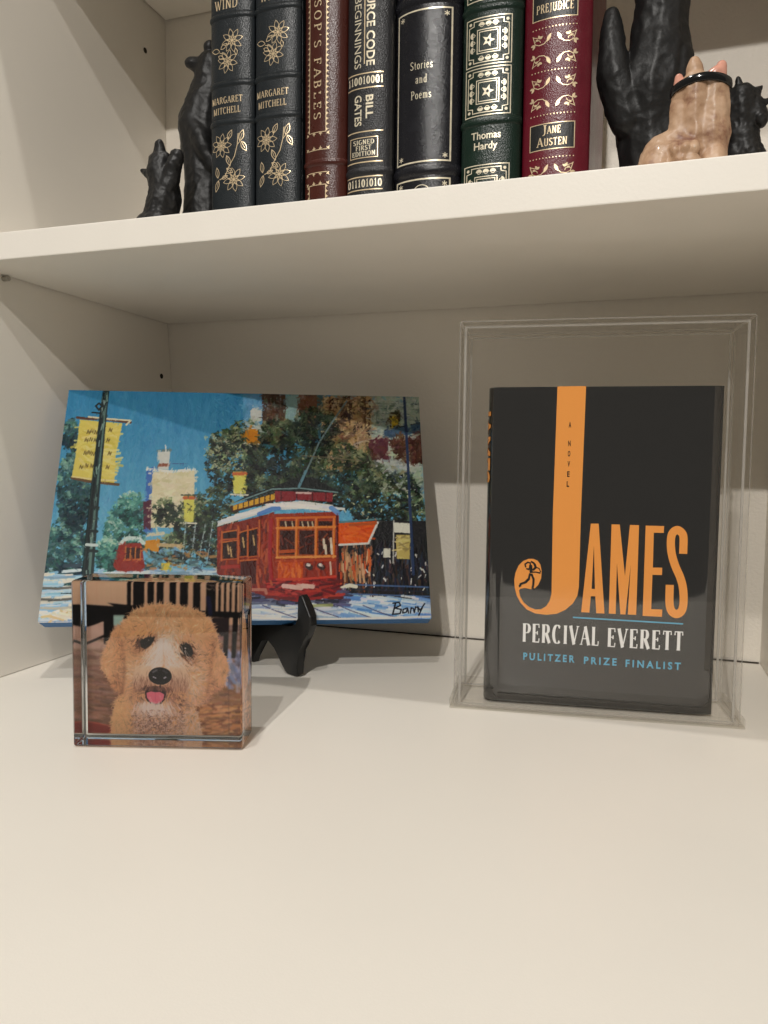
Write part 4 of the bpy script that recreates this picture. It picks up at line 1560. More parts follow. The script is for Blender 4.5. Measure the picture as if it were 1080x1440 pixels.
pic.poly([ca(255, 218), ca(470, 236), ca(436, 400), ca(430, 545), ca(215, 512), ca(238, 380)], (206, 190, 92))
for i in range(120):
    pic.dab(*ca(U(246, 440), U(240, 520)), U(8, 20), U(2, 4), RNG.normal(.1, .5), [(216, 200, 104), (190, 172, 72), (222, 210, 130)][RNG.integers(3)], .7, .8, 6)
for x, y in ((300, 280), (318, 276), (336, 282), (410, 270), (290, 320), (312, 318), (334, 322), (398, 322), (284, 386), (304, 384), (322, 390), (406, 388), (262, 458), (290, 450), (316, 452), (396, 458)):
    pic.stroke([ca(x - 8, y + 8), ca(x - 2, y - 10), ca(x + 3, y + 9), ca(x + 9, y - 6)], 1.5, (92, 78, 40), .85, .3)
pic.stroke([ca(242, 208), ca(300, 214), ca(360, 212), ca(510, 232)], 4, (84, 52, 38), 1, 1)
pic.stroke([ca(300, 204), ca(400, 214), ca(512, 222), ca(490, 244)], 2.6, (216, 206, 170), .95, 1)
pic.stroke([ca(215, 512), ca(300, 530), ca(450, 546)], 4, (92, 66, 42), .95, 1)
pic.stroke([ca(218, 506), ca(330, 520), ca(440, 526)], 2.4, (220, 204, 140), .95, 1)
post = [ca(388, 66), ca(372, 200), ca(352, 400), ca(330, 620), ca(314, 800), ca(298, 1000)]
pic.stroke(post, 9, (30, 46, 46), 1, 1, w1=15)
pic.stroke([(p[0] + 2.2, p[1]) for p in post], 1.6, (96, 128, 118), .7, 1, w1=3.5)
pic.stroke([(p[0] - 2.6, p[1]) for p in post], 1.6, (14, 24, 26), .7, 1, w1=3.5)
for i in range(60):
    t = U()
    k = min(4, int(t * 5))
    f = t * 5 - k
    x = post[k][0] * (1 - f) + post[k + 1][0] * f
    y = post[k][1] * (1 - f) + post[k + 1][1] * f
    pic.dab(x + RNG.normal(0, 2), y, U(4, 10), 1.6, 1.6 + RNG.normal(0, .2), [(60, 84, 80), (20, 34, 36), (120, 146, 136)][RNG.integers(3)], .8, 1, 6)
for y in (660, 780, 850, 880):
    pic.stroke([ca(300 - (y > 700) * 8, y), ca(350 - (y > 700) * 6, y + 3)], 4, (26, 40, 40) if y != 850 else (200, 214, 210), .95, 1)
pic.stroke([ca(352, 170), ca(336, 150), ca(352, 134), ca(366, 150), ca(352, 170)], 2.6, (26, 36, 36), 1, 1)
pic.stroke([ca(318, 182), ca(362, 186)], 2.4, (26, 36, 36), 1, 1)
brushwork(5200, .5, .55)
# signature
pic.stroke([cz(846, 1008), cz(834, 1056)], 2.2, (22, 24, 34), 1, .6)
pic.stroke([cz(834, 1010), cz(862, 1006), cz(868, 1020), cz(842, 1032), cz(872, 1038), cz(866, 1056), cz(832, 1060)], 2.0, (22, 24, 34), 1, .6)
pic.stroke([cz(896, 1032), cz(880, 1038), cz(878, 1054), cz(894, 1050), cz(900, 1032), cz(904, 1054)], 1.9, (22, 24, 34), 1, .6)
pic.stroke([cz(912, 1054), cz(916, 1030), cz(926, 1034), cz(930, 1052), cz(936, 1026), cz(946, 1030), cz(948, 1048)], 1.9, (22, 24, 34), 1, .6)
pic.stroke([cz(946, 1026), cz(956, 1042), cz(976, 1012)], 1.9, (22, 24, 34), 1, .6)
pic.stroke([cz(966, 1030), cz(950, 1064)], 1.9, (22, 24, 34), 1, .6)
# canvas weave in the relief
yy, xx = np.mgrid[0:pic.H, 0:pic.W]
pic.h += .10 * np.sin(xx * 2.0) * np.sin(yy * 2.0)

TILT, PYAW = math.radians(25.23), math.radians(24.23)
pt = thing('painting', 'unframed canvas painting of a red streetcar on a tree-lined street, resting on an easel', 'painting',
           (-0.2859, -0.193, 0.0447), PYAW, rotx=-TILT)
M['canvas_side'] = mat('blue_canvas_side', srgb(44, 104, 160), 0.55, bump=0.5, bscale=500, vary=0.15, vscale=60)
M['oil'] = paint_mat('oil_paint', 0.42, 1.2)
put('canvas', box_mesh(-PW / 2, PW / 2, 0.0006, PT, 0, PH, 0.0012), M['canvas_side'], pt)
GAIN = (1.26, 1.24, 1.24)
put('painted_front', pic.grid_mesh(PW, PH, 0.00024, GAIN, 1.18), M['oil'], pt, loc=(-PW / 2, 0.0004, 0.0))

# easel: two plates hinged at the back like an open book
M['black_plastic'] = mat('black_plastic', (0.012, 0.012, 0.012), 0.33, bump=0.06, bscale=200)
ez = thing('display_easel', 'small black folding easel holding up the streetcar painting', 'easel', (-0.2859, -0.193, 0.0003), PYAW)
LF = 0.066                       # hinge to front foot
plate = [(0.000, 0.0), (0.008, 0.0), (0.011, 0.010), (0.020, 0.022), (0.030, 0.024), (LF - 0.027, 0.019), (LF - 0.017, 0.006), (LF - 0.014, 0.0015), (LF - 0.010, 0.0), (LF - 0.001, 0.0),
         (LF + 0.0025, 0.002), (LF + 0.003, 0.007), (LF + 0.002, 0.016), (LF + 0.003, 0.022), (LF + 0.008, 0.029), (LF + 0.0145, 0.035),
         (LF + 0.0185, 0.043), (LF + 0.0180, 0.050), (LF + 0.0125, 0.057), (LF + 0.0095, 0.0625), (LF + 0.0065, 0.0650), (LF + 0.0035, 0.0640), (LF + 0.0025, 0.060),
         (LF + 0.0045, 0.052), (LF + 0.0045, 0.046), (LF + 0.0015, 0.0405), (LF - 0.004, 0.0375), (LF - 0.0160, 0.0365), (LF - 0.0200, 0.041),
         (LF - 0.030, 0.0585), (LF - 0.0560, 0.104), (0.006, 0.108), (0.002, 0.106), (0.0, 0.100)]
for sx in (-1, 1):
    o = put('plate', prism_mesh(plate, -0.0035, 0.0035, axis='y', bevel=0.0016, seg=3), M['black_plastic'], ez)
    auto_smooth(o, 30)
    # plate runs from the hinge (0, +0.108) to the front foot (sx*0.040, 0)
    phi = math.atan2(-0.051, sx * 0.040)
    o.rotation_euler = (0, 0, phi)
    o.location = (sx * 0.0045, 0.053, 0)
put('hinge', box_mesh(-0.0030, 0.0030, 0.055, 0.061, 0.012, 0.096, 0.001), M['black_plastic'], ez)

# ------------------------------------------------------------------ crystal block with the dog portrait
dog = Paint(400, 400, [(158, 100), (968, 100), (968, 908), (158, 908)])


def wallblock():
    dog.c[:] = (92, 70, 58)
    dog.poly([(150, 95), (975, 95), (975, 330), (150, 330)], (200, 174, 146))
    dog.poly([(395, 95), (975, 95), (975, 330), (395, 330)], (176, 148, 122))
    for i in range(60):
        dog.dab(U(150, 970), U(95, 320), U(40, 120), U(14, 30), 1.57, (186 + RNG.normal(0, 6), 160, 132), .2, 0, 4)
    for x in (212, 285, 345):
        dog.stroke([(x, 100), (x, 235)], 2.5, (180, 150, 120), .8)
    for y in (152, 200):
        dog.stroke([(150, y), (365, y)], 2, (188, 160, 130), .7)
    # floor: grey-beige light near the wall, dark brown lower
    for i in range(900):
        x, y = U(150, 975), U(330, 910)
        t = np.clip((y - 330) / 330, 0, 1)
        c = lerp((158, 140, 128), (92, 66, 52), t) if x < 480 else lerp((112, 96, 92), (120, 88, 62), t)
        dog.dab(x, y, U(40, 110), U(8, 22), RNG.normal(.08, .12), c, .5, 0, 9)
    for i in range(220):
        dog.dab(U(640, 970), U(740, 900), U(18, 60), U(5, 14), RNG.normal(-.15, .2), [(170, 120, 74), (120, 80, 52), (196, 150, 100), (90, 60, 44)][RNG.integers(4)], .6, 0, 8)
    for i in range(120):
        dog.dab(U(165, 330), U(560, 830), U(30, 70), U(6, 16), RNG.normal(.1, .15), [(104, 76, 62), (80, 60, 52), (128, 94, 76), (112, 88, 78)][RNG.integers(4)], .5, 0, 6)
    for i in range(70):
        dog.dab(U(850, 965), U(480, 660), U(20, 60), U(10, 24), 1.2 + RNG.normal(0, .3), [(104, 122, 160), (140, 150, 176), (80, 92, 124), (70, 74, 92)][RNG.integers(4)], .5, 0, 6)
    dog.stroke([(165, 760), (320, 770), (400, 800)], 4, (64, 46, 38), .7)
    dog.stroke([(165, 640), (280, 650)], 3, (140, 112, 96), .6)
    dog.stroke([(880, 560), (884, 900)], 4, (76, 56, 46), .7)
    dog.stroke([(700, 800), (965, 780)], 4, (74, 52, 40), .6)


wallblock()
BK = (20, 18, 20)
for x, w in ((378, 22), (427, 58), (488, 34), (536, 36), (600, 34), (657, 42), (722, 38), (794, 50), (838, 14), (866, 12), (894, 12), (922, 12), (948, 12)):
    dog.poly([(x - w / 2, 100), (x + w / 2, 100), (x + w / 2 - 3, 268), (x - w / 2 - 3, 268)], BK)
dog.poly([(365, 96), (965, 96), (965, 112), (365, 112)], (34, 28, 26))
for k in range(60):
    dog.dab(U(740, 960), U(112, 150), U(6, 14), 3, U(0, 3), (176, 160, 140), .6, 0, 10)
dog.poly([(700, 255), (945, 262), (940, 292), (700, 285)], BK)
dog.stroke([(780, 190), (790, 270)], 24, (26, 30, 66), .8)
for x0, x1 in ((872, 866), (918, 906)):
    dog.poly([(x0 - 14, 285), (x0 + 14, 285), (x1 + 10, 500), (x1 - 10, 500)], BK)
dog.poly([(790, 290), (880, 290), (880, 380), (830, 390)], (38, 32, 34))
dog.poly([(940, 280), (968, 260), (968, 560), (950, 560)], (196, 166, 138))
dog.poly([(945, 520), (968, 505), (968, 640), (948, 600)], (44, 38, 48))
dog.poly([(152, 232), (300, 240), (260, 222), (420, 236), (430, 300), (250, 318), (180, 345), (152, 352)], BK)
dog.poly([(243, 300), (300, 300), (290, 430), (247, 440)], BK)
dog.stroke([(158, 436), (246, 396)], 12, (26, 22, 22))
dog.poly([(152, 352), (180, 345), (246, 322), (244, 388), (158, 428)], (176, 152, 138), .8)
dog.poly([(296, 285), (355, 285), (330, 335), (296, 340)], (118, 148, 140))
dog.poly([(152, 842), (210, 850), (272, 870), (280, 905), (152, 905)], (104, 36, 30))
dog.stroke([(160, 846), (270, 866)], 5, (160, 84, 66), .8)

HEAD = [(345, 330), (400, 265), (480, 234), (560, 226), (650, 238), (735, 262), (790, 312), (825, 380), (836, 450), (872, 505), (880, 560), (858, 640),
        (800, 690), (752, 742), (700, 752), (722, 800), (742, 908), (276, 908), (284, 830), (305, 740), (338, 692), (300, 680), (262, 612), (232, 560),
        (232, 510), (262, 438), (290, 372)]
for _ in range(3):          # the room behind the dog is out of focus
    acc = np.zeros_like(dog.c)
    for ax_, ay_ in ((0, 0), (1, 0), (-1, 0), (0, 1), (0, -1), (1, 1), (-1, -1), (1, -1), (-1, 1)):
        acc += np.roll(np.roll(dog.c, ax_, 1), ay_, 0)
    dog.c[:] = acc / 9
dog.poly(HEAD, (196, 152, 108))
Z = [  # centre, radius, colour, weight
    (560, 260, 240, 70, (226, 184, 138), 1.2), (420, 330, 90, 70, (216, 170, 122), 1.0), (700, 320, 110, 70, (220, 176, 128), 1.0),
    (560, 430, 60, 90, (232, 214, 188), 1.8), (565, 500, 110, 70, (238, 226, 206), 2.2), (560, 350, 60, 50, (208, 166, 120), .8),
    (440, 460, 60, 70, (158, 108, 70), 1.4), (690, 510, 60, 80, (166, 116, 80), 1.3), (400, 500, 50, 60, (190, 146, 104), 1.0),
    (400, 590, 60, 60, (232, 208, 174), 1.6), (690, 620, 60, 80, (230, 208, 180), 1.5),
    (430, 660, 45, 70, (112, 76, 58), 1.9), (620, 680, 45, 80, (106, 70, 56), 2.0), (400, 740, 50, 60, (150, 118, 96), 1.1),
    (260, 520, 40, 90, (214, 170, 128), 1.2), (310, 640, 36, 60, (132, 90, 64), 1.5), (335, 520, 26, 110, (150, 104, 70), 1.4),
    (840, 560, 50, 80, (206, 160, 122), 1.3), (790, 660, 46, 50, (140, 98, 76), 1.5), (785, 480, 26, 110, (160, 114, 80), 1.3),
    (500, 780, 70, 50, (214, 202, 190), 1.6), (500, 860, 120, 50, (112, 86, 74), 1.8), (600, 800, 60, 60, (150, 120, 104), 1.2),
    (320, 820, 50, 110, (212, 172, 122), 1.5), (690, 850, 60, 60, (196, 172, 148), 1.4), (740, 720, 40, 30, (150, 112, 92), 1.0),
]
ZA = np.array([(z[0], z[1], z[2], z[3], z[5]) for z in Z], float)
ZC = np.array([z[4] for z in Z], float)


def fur_color(x, y):
    d = ((x - ZA[:, 0]) / ZA[:, 2]) ** 2 + ((y - ZA[:, 1]) / ZA[:, 3]) ** 2
    w = ZA[:, 4] * np.exp(-d * 0.9)
    base = .10
    return (w @ ZC + base * np.array((200, 156, 118))) / (w.sum() + base) * .95


def inside(p, poly):
    c = False
    for i in range(len(poly)):
        (xa, ya), (xb, yb) = poly[i], poly[i - 1]
        if (ya > p[1]) != (yb > p[1]) and p[0] < (xb - xa) * (p[1] - ya) / (yb - ya) + xa:
            c = not c
    return c


def fur_dir(x, y):
    if y > 700:
        return 1.57 + .4 * math.sin(x * .03) + (x - 520) * -.001
    if x < 330 or x > 800:
        return 1.57 + .25 * math.sin(y * .04)
    return math.atan2(y - 540, x - 560)


def fur(n, lmin, lmax, wmin, wmax, alpha, contrast, curl, region=None):
    k = 0
    while k < n:
        x, y = U(225, 885), U(222, 906)
        if region and not region(x, y):
            continue
        if not inside((x, y), HEAD):
            continue
        k += 1
        c = fur_color(x, y)
        tone = RNG.normal(0, contrast)
        # curly locks: darker furrows follow a coarse pattern
        loc = noise.noise(Vector((x * .034, y * .034, 3.1)))
        loc2 = noise.noise(Vector((x * .075, y * .075, 9.1)))
        f = .97 + tone * 1.2 + .26 * loc + .46 * loc2
        g = fur_dir(x, y) + RNG.normal(0, .35) + curl * noise.noise(Vector((x * .022, y * .022, 7.7)))
        L = U(lmin, lmax)
        bend = RNG.normal(0, .5)
        p0 = (x, y)
        p1 = (x + L * .5 * math.cos(g), y + L * .5 * math.sin(g))
        p2 = (p1[0] + L * .5 * math.cos(g + bend), p1[1] + L * .5 * math.sin(g + bend))
        dog.stroke([p0, p1, p2], U(wmin, wmax), np.clip(c * f, 5, 250), alpha, w1=1.0)


fur(2600, 18, 40, 5, 10, .6, .10, 1.8)
fur(3800, 14, 30, 2.4, 5, .7, .17, 2.6)
# tufts breaking the outline
for i in range(len(HEAD)):
    (xa, ya), (xb, yb) = HEAD[i], HEAD[(i + 1) % len(HEAD)]
    if ya > 880 and yb > 880:
        continue
    n_ = int(math.hypot(xb - xa, yb - ya) / 5)
    for k in range(n_):
        t = U()
        x, y = xa + (xb - xa) * t, ya + (yb - ya) * t
        nx, ny = (yb - ya), -(xb - xa)
        l = math.hypot(nx, ny)
        g = math.atan2(ny, nx) + RNG.normal(0, .7)
        c = fur_color(x, y) * (1 + RNG.normal(0, .14))
        L = U(6, 18)
        dog.stroke([(x - 6 * math.cos(g), y - 6 * math.sin(g)), (x + L * math.cos(g), y + L * math.sin(g))], U(3, 6), np.clip(c, 5, 250), .8, w1=1.2)
# ear shadows
for pts in ([(338, 430), (352, 560), (340, 690)], [(312, 600), (322, 650), (330, 690)], [(806, 430), (792, 560), (768, 700)], [(345, 560), (338, 690)]):
    dog.stroke(pts, 14, (96, 64, 46), .5, soft=9, w1=10)
# eyes: dark fur wells with the eye inside
dog.stroke([(410, 470), (452, 430), (500, 398)], 46, (92, 60, 42), .55, soft=16)
dog.stroke([(650, 440), (680, 480), (700, 520)], 44, (98, 66, 48), .5, soft=16)
for i in range(240):
    t = RNG.normal(0, 1)
    x, y = 455 + RNG.normal(0, 26), 425 + RNG.normal(0, 26)
    if (x - 455) * .6 + (y - 425) * .9 > 34:
        continue
    dog.dab(x + 0, y, U(12, 26), U(3, 6), 2.35 + RNG.normal(0, .3), [(66, 42, 30), (44, 30, 24), (96, 64, 42)][RNG.integers(3)], .6, 0, 6)
dog.poly([(436, 452), (430, 424), (448, 398), (480, 386), (508, 394), (500, 420), (478, 446), (456, 460)], (26, 20, 18), .95)
for i in range(200):
    x, y = 672 + RNG.normal(0, 20), 462 + RNG.normal(0, 28)
    dog.dab(x, y, U(12, 24), U(3, 6), .9 + RNG.normal(0, .3), [(66, 42, 30), (44, 30, 24), (100, 66, 46)][RNG.integers(3)], .6, 0, 6)
dog.poly([(632, 440), (646, 424), (676, 428), (698, 452), (702, 482), (688, 498), (660, 490), (640, 466)], (26, 20, 18), .95)
dog.stroke([(658, 452), (662, 455)], 7, (150, 140, 136), .8)
dog.stroke([(470, 412), (473, 414)], 6, (92, 84, 80), .8)
for i in range(90):     # brows falling over the eyes
    x, y = 452 + RNG.normal(0, 40), 378 + RNG.normal(0, 12)
    dog.dab(x, y, U(18, 34), U(2, 4), 2.2 + RNG.normal(0, .3), (206, 160, 112), .7, 0, 12)
    x, y = 672 + RNG.normal(0, 36), 404 + RNG.normal(0, 12)
    dog.dab(x, y, U(16, 30), U(2, 4), .9 + RNG.normal(0, .3), (206, 160, 116), .7, 0, 12)
dog.poly([(444, 448), (440, 424), (458, 402), (486, 394), (500, 404), (490, 426), (470, 446)], (20, 15, 14), .85)
dog.poly([(642, 446), (656, 432), (680, 438), (694, 460), (694, 482), (676, 492), (654, 480)], (20, 15, 14), .85)
dog.stroke([(660, 452), (663, 454)], 6, (168, 158, 150), .9)
dog.stroke([(474, 414), (476, 415)], 5, (120, 110, 104), .8)
# pale blaze and muzzle, long soft hair
for i in range(700):
    t = U()
    x0, y0 = 548 + RNG.normal(0, 16 + 40 * t), 400 + 150 * t
    sgn = 1 if x0 > 550 else -1
    g = 1.57 - sgn * (.1 + .75 * t) + RNG.normal(0, .16)
    L = U(24, 56)
    dog.stroke([(x0, y0), (x0 + L * math.cos(g), y0 + L * math.sin(g))], U(2, 4), np.clip(np.array((240, 232, 220)) + RNG.normal(0, 14), 0, 250), .55, w1=1)
for i in range(800):
    sgn = -1 if U() < .5 else 1
    x0, y0 = 534 + sgn * U(46, 130), U(545, 625)
    g = 1.57 - sgn * U(-.05, .7)
    L = U(40, 96)
    tone = lerp((226, 202, 170), (92, 60, 48), np.clip((y0 - 560) / 55 + RNG.normal(0, .35), 0, 1))
    dog.stroke([(x0, y0), (x0 + L * .5 * math.cos(g), y0 + L * .5 * math.sin(g)), (x0 + L * math.cos(g + sgn * .25), y0 + L * math.sin(g + sgn * .25))], U(2, 4), tone, .55, w1=1)
# mouth, tongue, chin
dog.poly([(452, 672), (470, 658), (505, 652), (545, 656), (566, 676), (558, 712), (540, 738), (506, 752), (476, 744), (456, 716)], (40, 24, 24), .96)
for i in range(120):
    x = U(430, 590)
    dog.dab(x, 662 + abs(x - 510) * .12 + RNG.normal(0, 6), U(14, 26), 3, 1.57 + (510 - x) * .008, [(86, 58, 48), (60, 40, 36), (120, 84, 68)][RNG.integers(3)], .7, 0, 6)
dog.poly([(462, 690), (484, 682), (506, 686), (530, 684), (552, 696), (548, 722), (530, 740), (506, 747), (480, 738), (464, 714)], (206, 104, 122))
dog.stroke([(507, 688), (507, 730)], 4, (150, 66, 84), .7, soft=2)
dog.stroke([(478, 716), (486, 732)], 10, (232, 156, 166), .6, soft=4)
dog.stroke([(530, 704), (536, 722)], 8, (226, 146, 158), .5, soft=4)
dog.stroke([(458, 700), (464, 728), (484, 746), (508, 753), (536, 744), (554, 722)], 5, (30, 20, 22), .9)
for i in range(260):
    x, y = 500 + RNG.normal(0, 42), U(752, 800)
    dog.dab(x, y, U(22, 46), U(2, 4), 1.57 + (500 - x) * .004 + RNG.normal(0, .12), np.array((216, 204, 194)) + RNG.normal(0, 12), .6, 0, 6)
# curly chest
for i in range(620):
    x, y = U(385, 660), U(785, 906)
    c = [(96, 70, 60), (150, 122, 104), (186, 160, 140), (206, 184, 164), (70, 50, 46)][RNG.integers(5)]
    r = U(5, 13)
    t0 = U(0, 6.28)
    dog.stroke([(x + r * math.cos(t0 + k * .7), y + r * math.sin(t0 + k * .7)) for k in range(4)], U(2.5, 5), c, .7, w1=1.5)
for i in range(170):
    x, y = U(290, 390), U(720, 906)
    r = U(6, 14)
    t0 = U(0, 6.28)
    dog.stroke([(x + r * math.cos(t0 + k * .7), y + r * math.sin(t0 + k * .7)) for k in range(4)], U(2.5, 5), np.array((214, 174, 124)) * U(.8, 1.1), .6, w1=1.5)
soft_ = (dog.c * 2 + np.roll(dog.c, 1, 0) + np.roll(dog.c, -1, 0) + np.roll(dog.c, 1, 1) + np.roll(dog.c, -1, 1)) / 6
dog.c[:] = soft_
# nose
dog.poly(arc(532, 600, 60, 46, 0, 360, 30), (22, 20, 22))
dog.poly([(478, 590), (500, 562), (532, 553), (566, 564), (588, 592), (580, 624), (548, 646), (516, 645), (488, 622)], (22, 20, 22))
dog.stroke([(496, 580), (514, 570)], 10, (92, 92, 98), .7, soft=5)
dog.stroke([(548, 572), (566, 582)], 8, (76, 76, 84), .6, soft=5)
for x, y in ((497, 606), (506, 610), (558, 606), (552, 610)):
    dog.stroke([(x, y), (x + 3, y + 1)], 6, (170, 170, 178), .75, soft=2)
dog.stroke([(532, 646), (531, 660)], 5, (40, 28, 28), .9)

BS, BD = 0.0990, 0.0295
cb = thing('crystal_photo_block', 'square crystal glass block showing a portrait of a curly tan dog', 'photo block',
           (-0.3065, -0.3522, 0.0), math.radians(16.9))
bm = bmesh.new()
bmesh.ops.create_cube(bm, size=1.0)
for v in bm.verts:
    v.co = Vector(((v.co.x + .5) * BS, (v.co.y + .5) * BD, 0.0004 + (v.co.z + .5) * 0.0975))
bmesh.ops.bevel(bm, geom=bm.edges[:], offset=0.0016, segments=2, profile=.5, affect='EDGES')
gb = put('crystal', bm_mesh(bm, True), glass_mat('crystal_glass'), cb)
wn = gb.modifiers.new('weighted_normals', 'WEIGHTED_NORMAL')
wn.keep_sharp = False
wn.weight = 100
gb.cycles.is_caustics_caster = True
M['print'] = paint_mat('photo_print', 0.6, 1.05)
dp = put('dog_photograph', dog.grid_mesh(BS - 0.0036, 0.0975 - 0.0036, 0.0, (2.75, 2.55, 2.62), 1.38), M['print'], cb, loc=(0.0018, BD - 0.0018, 0.0004 + 0.0018))
dp.cycles.is_caustics_receiver = True
put('photo_backing', box_mesh(0.0018, BS - 0.0018, BD - 0.0016, BD - 0.0010, 0.0022, 0.0961), mat('white_backing', (.75, .74, .72), .6), cb)


# ------------------------------------------------------------------ carved and glazed figurines
def blob(parts, voxel=0.0009, smooth=8, carve=0.0, cscale=120.0, seed=0.0, facets=0.0):
    """union of tapered limbs (p0, r0, p1, r1) in metres -> one continuous skin"""
    bm = bmesh.new()
    for p0, r0, p1, r1 in parts:
        p0, p1 = Vector(p0), Vector(p1)
        L = (p1 - p0).length
        n = max(1, int(L / (0.10 * min(r0, r1)))) if L > 1e-6 else 0
        n = min(n, 60)
        for i in range(n + 1):
            t = i / n if n else 0
            bmesh.ops.create_icosphere(bm, subdivisions=2, radius=r0 + (r1 - r0) * t, matrix=Matrix.Translation(p0.lerp(p1, t)))
    me = bm_mesh(bm)
    o = bpy.data.objects.new('tmp', me)
    COL.objects.link(o)
    md = o.modifiers.new('r', 'REMESH')
    md.mode = 'VOXEL'
    md.voxel_size = voxel
    sm = o.modifiers.new('s', 'SMOOTH')
    sm.iterations = smooth
    sm.factor = .5
    bpy.context.view_layer.update()
    res = bpy.data.meshes.new_from_object(o.evaluated_get(bpy.context.evaluated_depsgraph_get()))
    bpy.data.objects.remove(o)
    if False:
        pass
    if carve > 0:
        nrm = [v.normal.copy() for v in res.vertices]
        for v, nn in zip(res.vertices, nrm):
            p = v.co * cscale + Vector((seed, seed * 1.7, 0))
            d = noise.noise(p) * .7 + (.5 - abs(noise.noise(p * 2.1))) * .38 + noise.noise(p * 4.6) * .08
            v.co += nn * carve * d
    res.update()
    res.shade_smooth()
    if facets > 0:
        o = bpy.data.objects.new('tmp', res)
        COL.objects.link(o)
        dm = o.modifiers.new('d', 'DECIMATE')
        dm.ratio = facets
        sm2 = o.modifiers.new('s2', 'SMOOTH')
        sm2.iterations = 1
        sm2.factor = .25
        bpy.context.view_layer.update()
        r2_ = bpy.data.meshes.new_from_object(o.evaluated_get(bpy.context.evaluated_depsgraph_get()))
        bpy.data.objects.remove(o)
        res = r2_
        res.shade_smooth()
    return res


M['bear'] = mat('black_carved_lacquer', (0.010, 0.0098, 0.0098), 0.50, bump=0.5, bscale=220, vary=0.3, vscale=60, rvary=0.14)


def S3(x, y, z, r):
    return ((x, y, z), r, (x, y, z), r)


def T3(a, ra, b, rb):
    return (a, ra, b, rb)


FIG = ZT + 0.0002
# tall bear leaning against the slate book (local x towards the books)
b1 = thing('bear_figurine', 'tall black bear figurine standing upright against the slate flower book', 'figurine', (-0.3320, -0.163, FIG), 0)
k = mm
parts = [S3(0, 0, 20 * k, 21 * k), T3((0, 0, 18 * k), 20 * k, (1 * k, 0, 55 * k), 17 * k), T3((1 * k, 0, 55 * k), 17 * k, (-2 * k, 0, 98 * k), 20 * k),
         T3((-2 * k, 0, 98 * k), 20 * k, (4 * k, 0, 128 * k), 14 * k), T3((4 * k, 0, 128 * k), 13.5 * k, (6 * k, -1 * k, 143 * k), 12.5 * k),
         T3((4 * k, -3 * k, 142 * k), 8 * k, (-9 * k, -7 * k, 146 * k), 5.0 * k),
         S3(7 * k, -5 * k, 156 * k, 4.5 * k), S3(11 * k, 7 * k, 156 * k, 4.5 * k),
         T3((-4 * k, -10 * k, 100 * k), 10 * k, (8 * k, -15 * k, 76 * k), 7 * k), T3((8 * k, -15 * k, 76 * k), 7 * k, (14 * k, -12 * k, 64 * k), 6 * k),
         T3((2 * k, 12 * k, 104 * k), 9 * k, (13 * k, 9 * k, 120 * k), 6 * k),
         T3((-6 * k, -9 * k, 18 * k), 13 * k, (-2 * k, -17 * k, 4 * k), 7 * k), T3((6 * k, -8 * k, 18 * k), 12 * k, (10 * k, -16 * k, 4 * k), 7 * k),
         T3((2 * k, 10 * k, 18 * k), 12 * k, (2 * k, 12 * k, 5 * k), 9 * k)]
parts = [(p, r, q, s) for p, r, q, s in parts]


def clip_floor(me, xmax=None, xmin=None):
    for v in me.vertices:
        if v.co.z < 0:
            v.co.z = 0
        if xmax is not None and v.co.x > xmax:
            v.co.x = xmax
        if xmin is not None and v.co.x < xmin:
            v.co.x = xmin
    return me


put('body', clip_floor(blob(parts, carve=0.0021, cscale=62, seed=2.0), xmax=0.0237), M['bear'], b1)

# cub reaching up, with pricked ears
c1 = thing('cub_figurine', 'small black bear cub figurine with pointed ears gazing up beside the tall bear', 'figurine', (-0.3540, -0.200, FIG), 0)
parts = [S3(7 * k, 0, 10 * k, 15 * k), T3((1 * k, 0, 8 * k), 14 * k, (9 * k, 0, 32 * k), 13 * k), T3((9 * k, 0, 32 * k), 13 * k, (7 * k, 0, 50 * k), 11 * k),
         T3((6 * k, 0, 53 * k), 11 * k, (6 * k, 0, 60 * k), 9.5 * k), T3((6 * k, -1 * k, 61 * k), 7.0 * k, (6 * k, -3 * k, 73 * k), 3.2 * k),
         T3((-1 * k, -1 * k, 52 * k), 4.5 * k, (-10 * k, -2 * k, 55.5 * k), 1.3 * k),
         T3((13 * k, 4 * k, 60 * k), 3.4 * k, (12 * k, 5 * k, 67 * k), 1.4 * k),
         T3((14 * k, -4 * k, 40 * k), 7 * k, (22 * k, -5 * k, 58 * k), 5.4 * k), S3(23 * k, -5 * k, 62 * k, 5.2 * k),
         T3((0, -6 * k, 12 * k), 11 * k, (-10 * k, -8 * k, 3 * k), 7 * k), T3((8 * k, -8 * k, 12 * k), 11 * k, (12 * k, -14 * k, 4 * k), 7 * k)]
put('body', clip_floor(blob(parts, voxel=0.0008, smooth=3, carve=0.0018, cscale=110, seed=5.0)), M['bear'], c1)

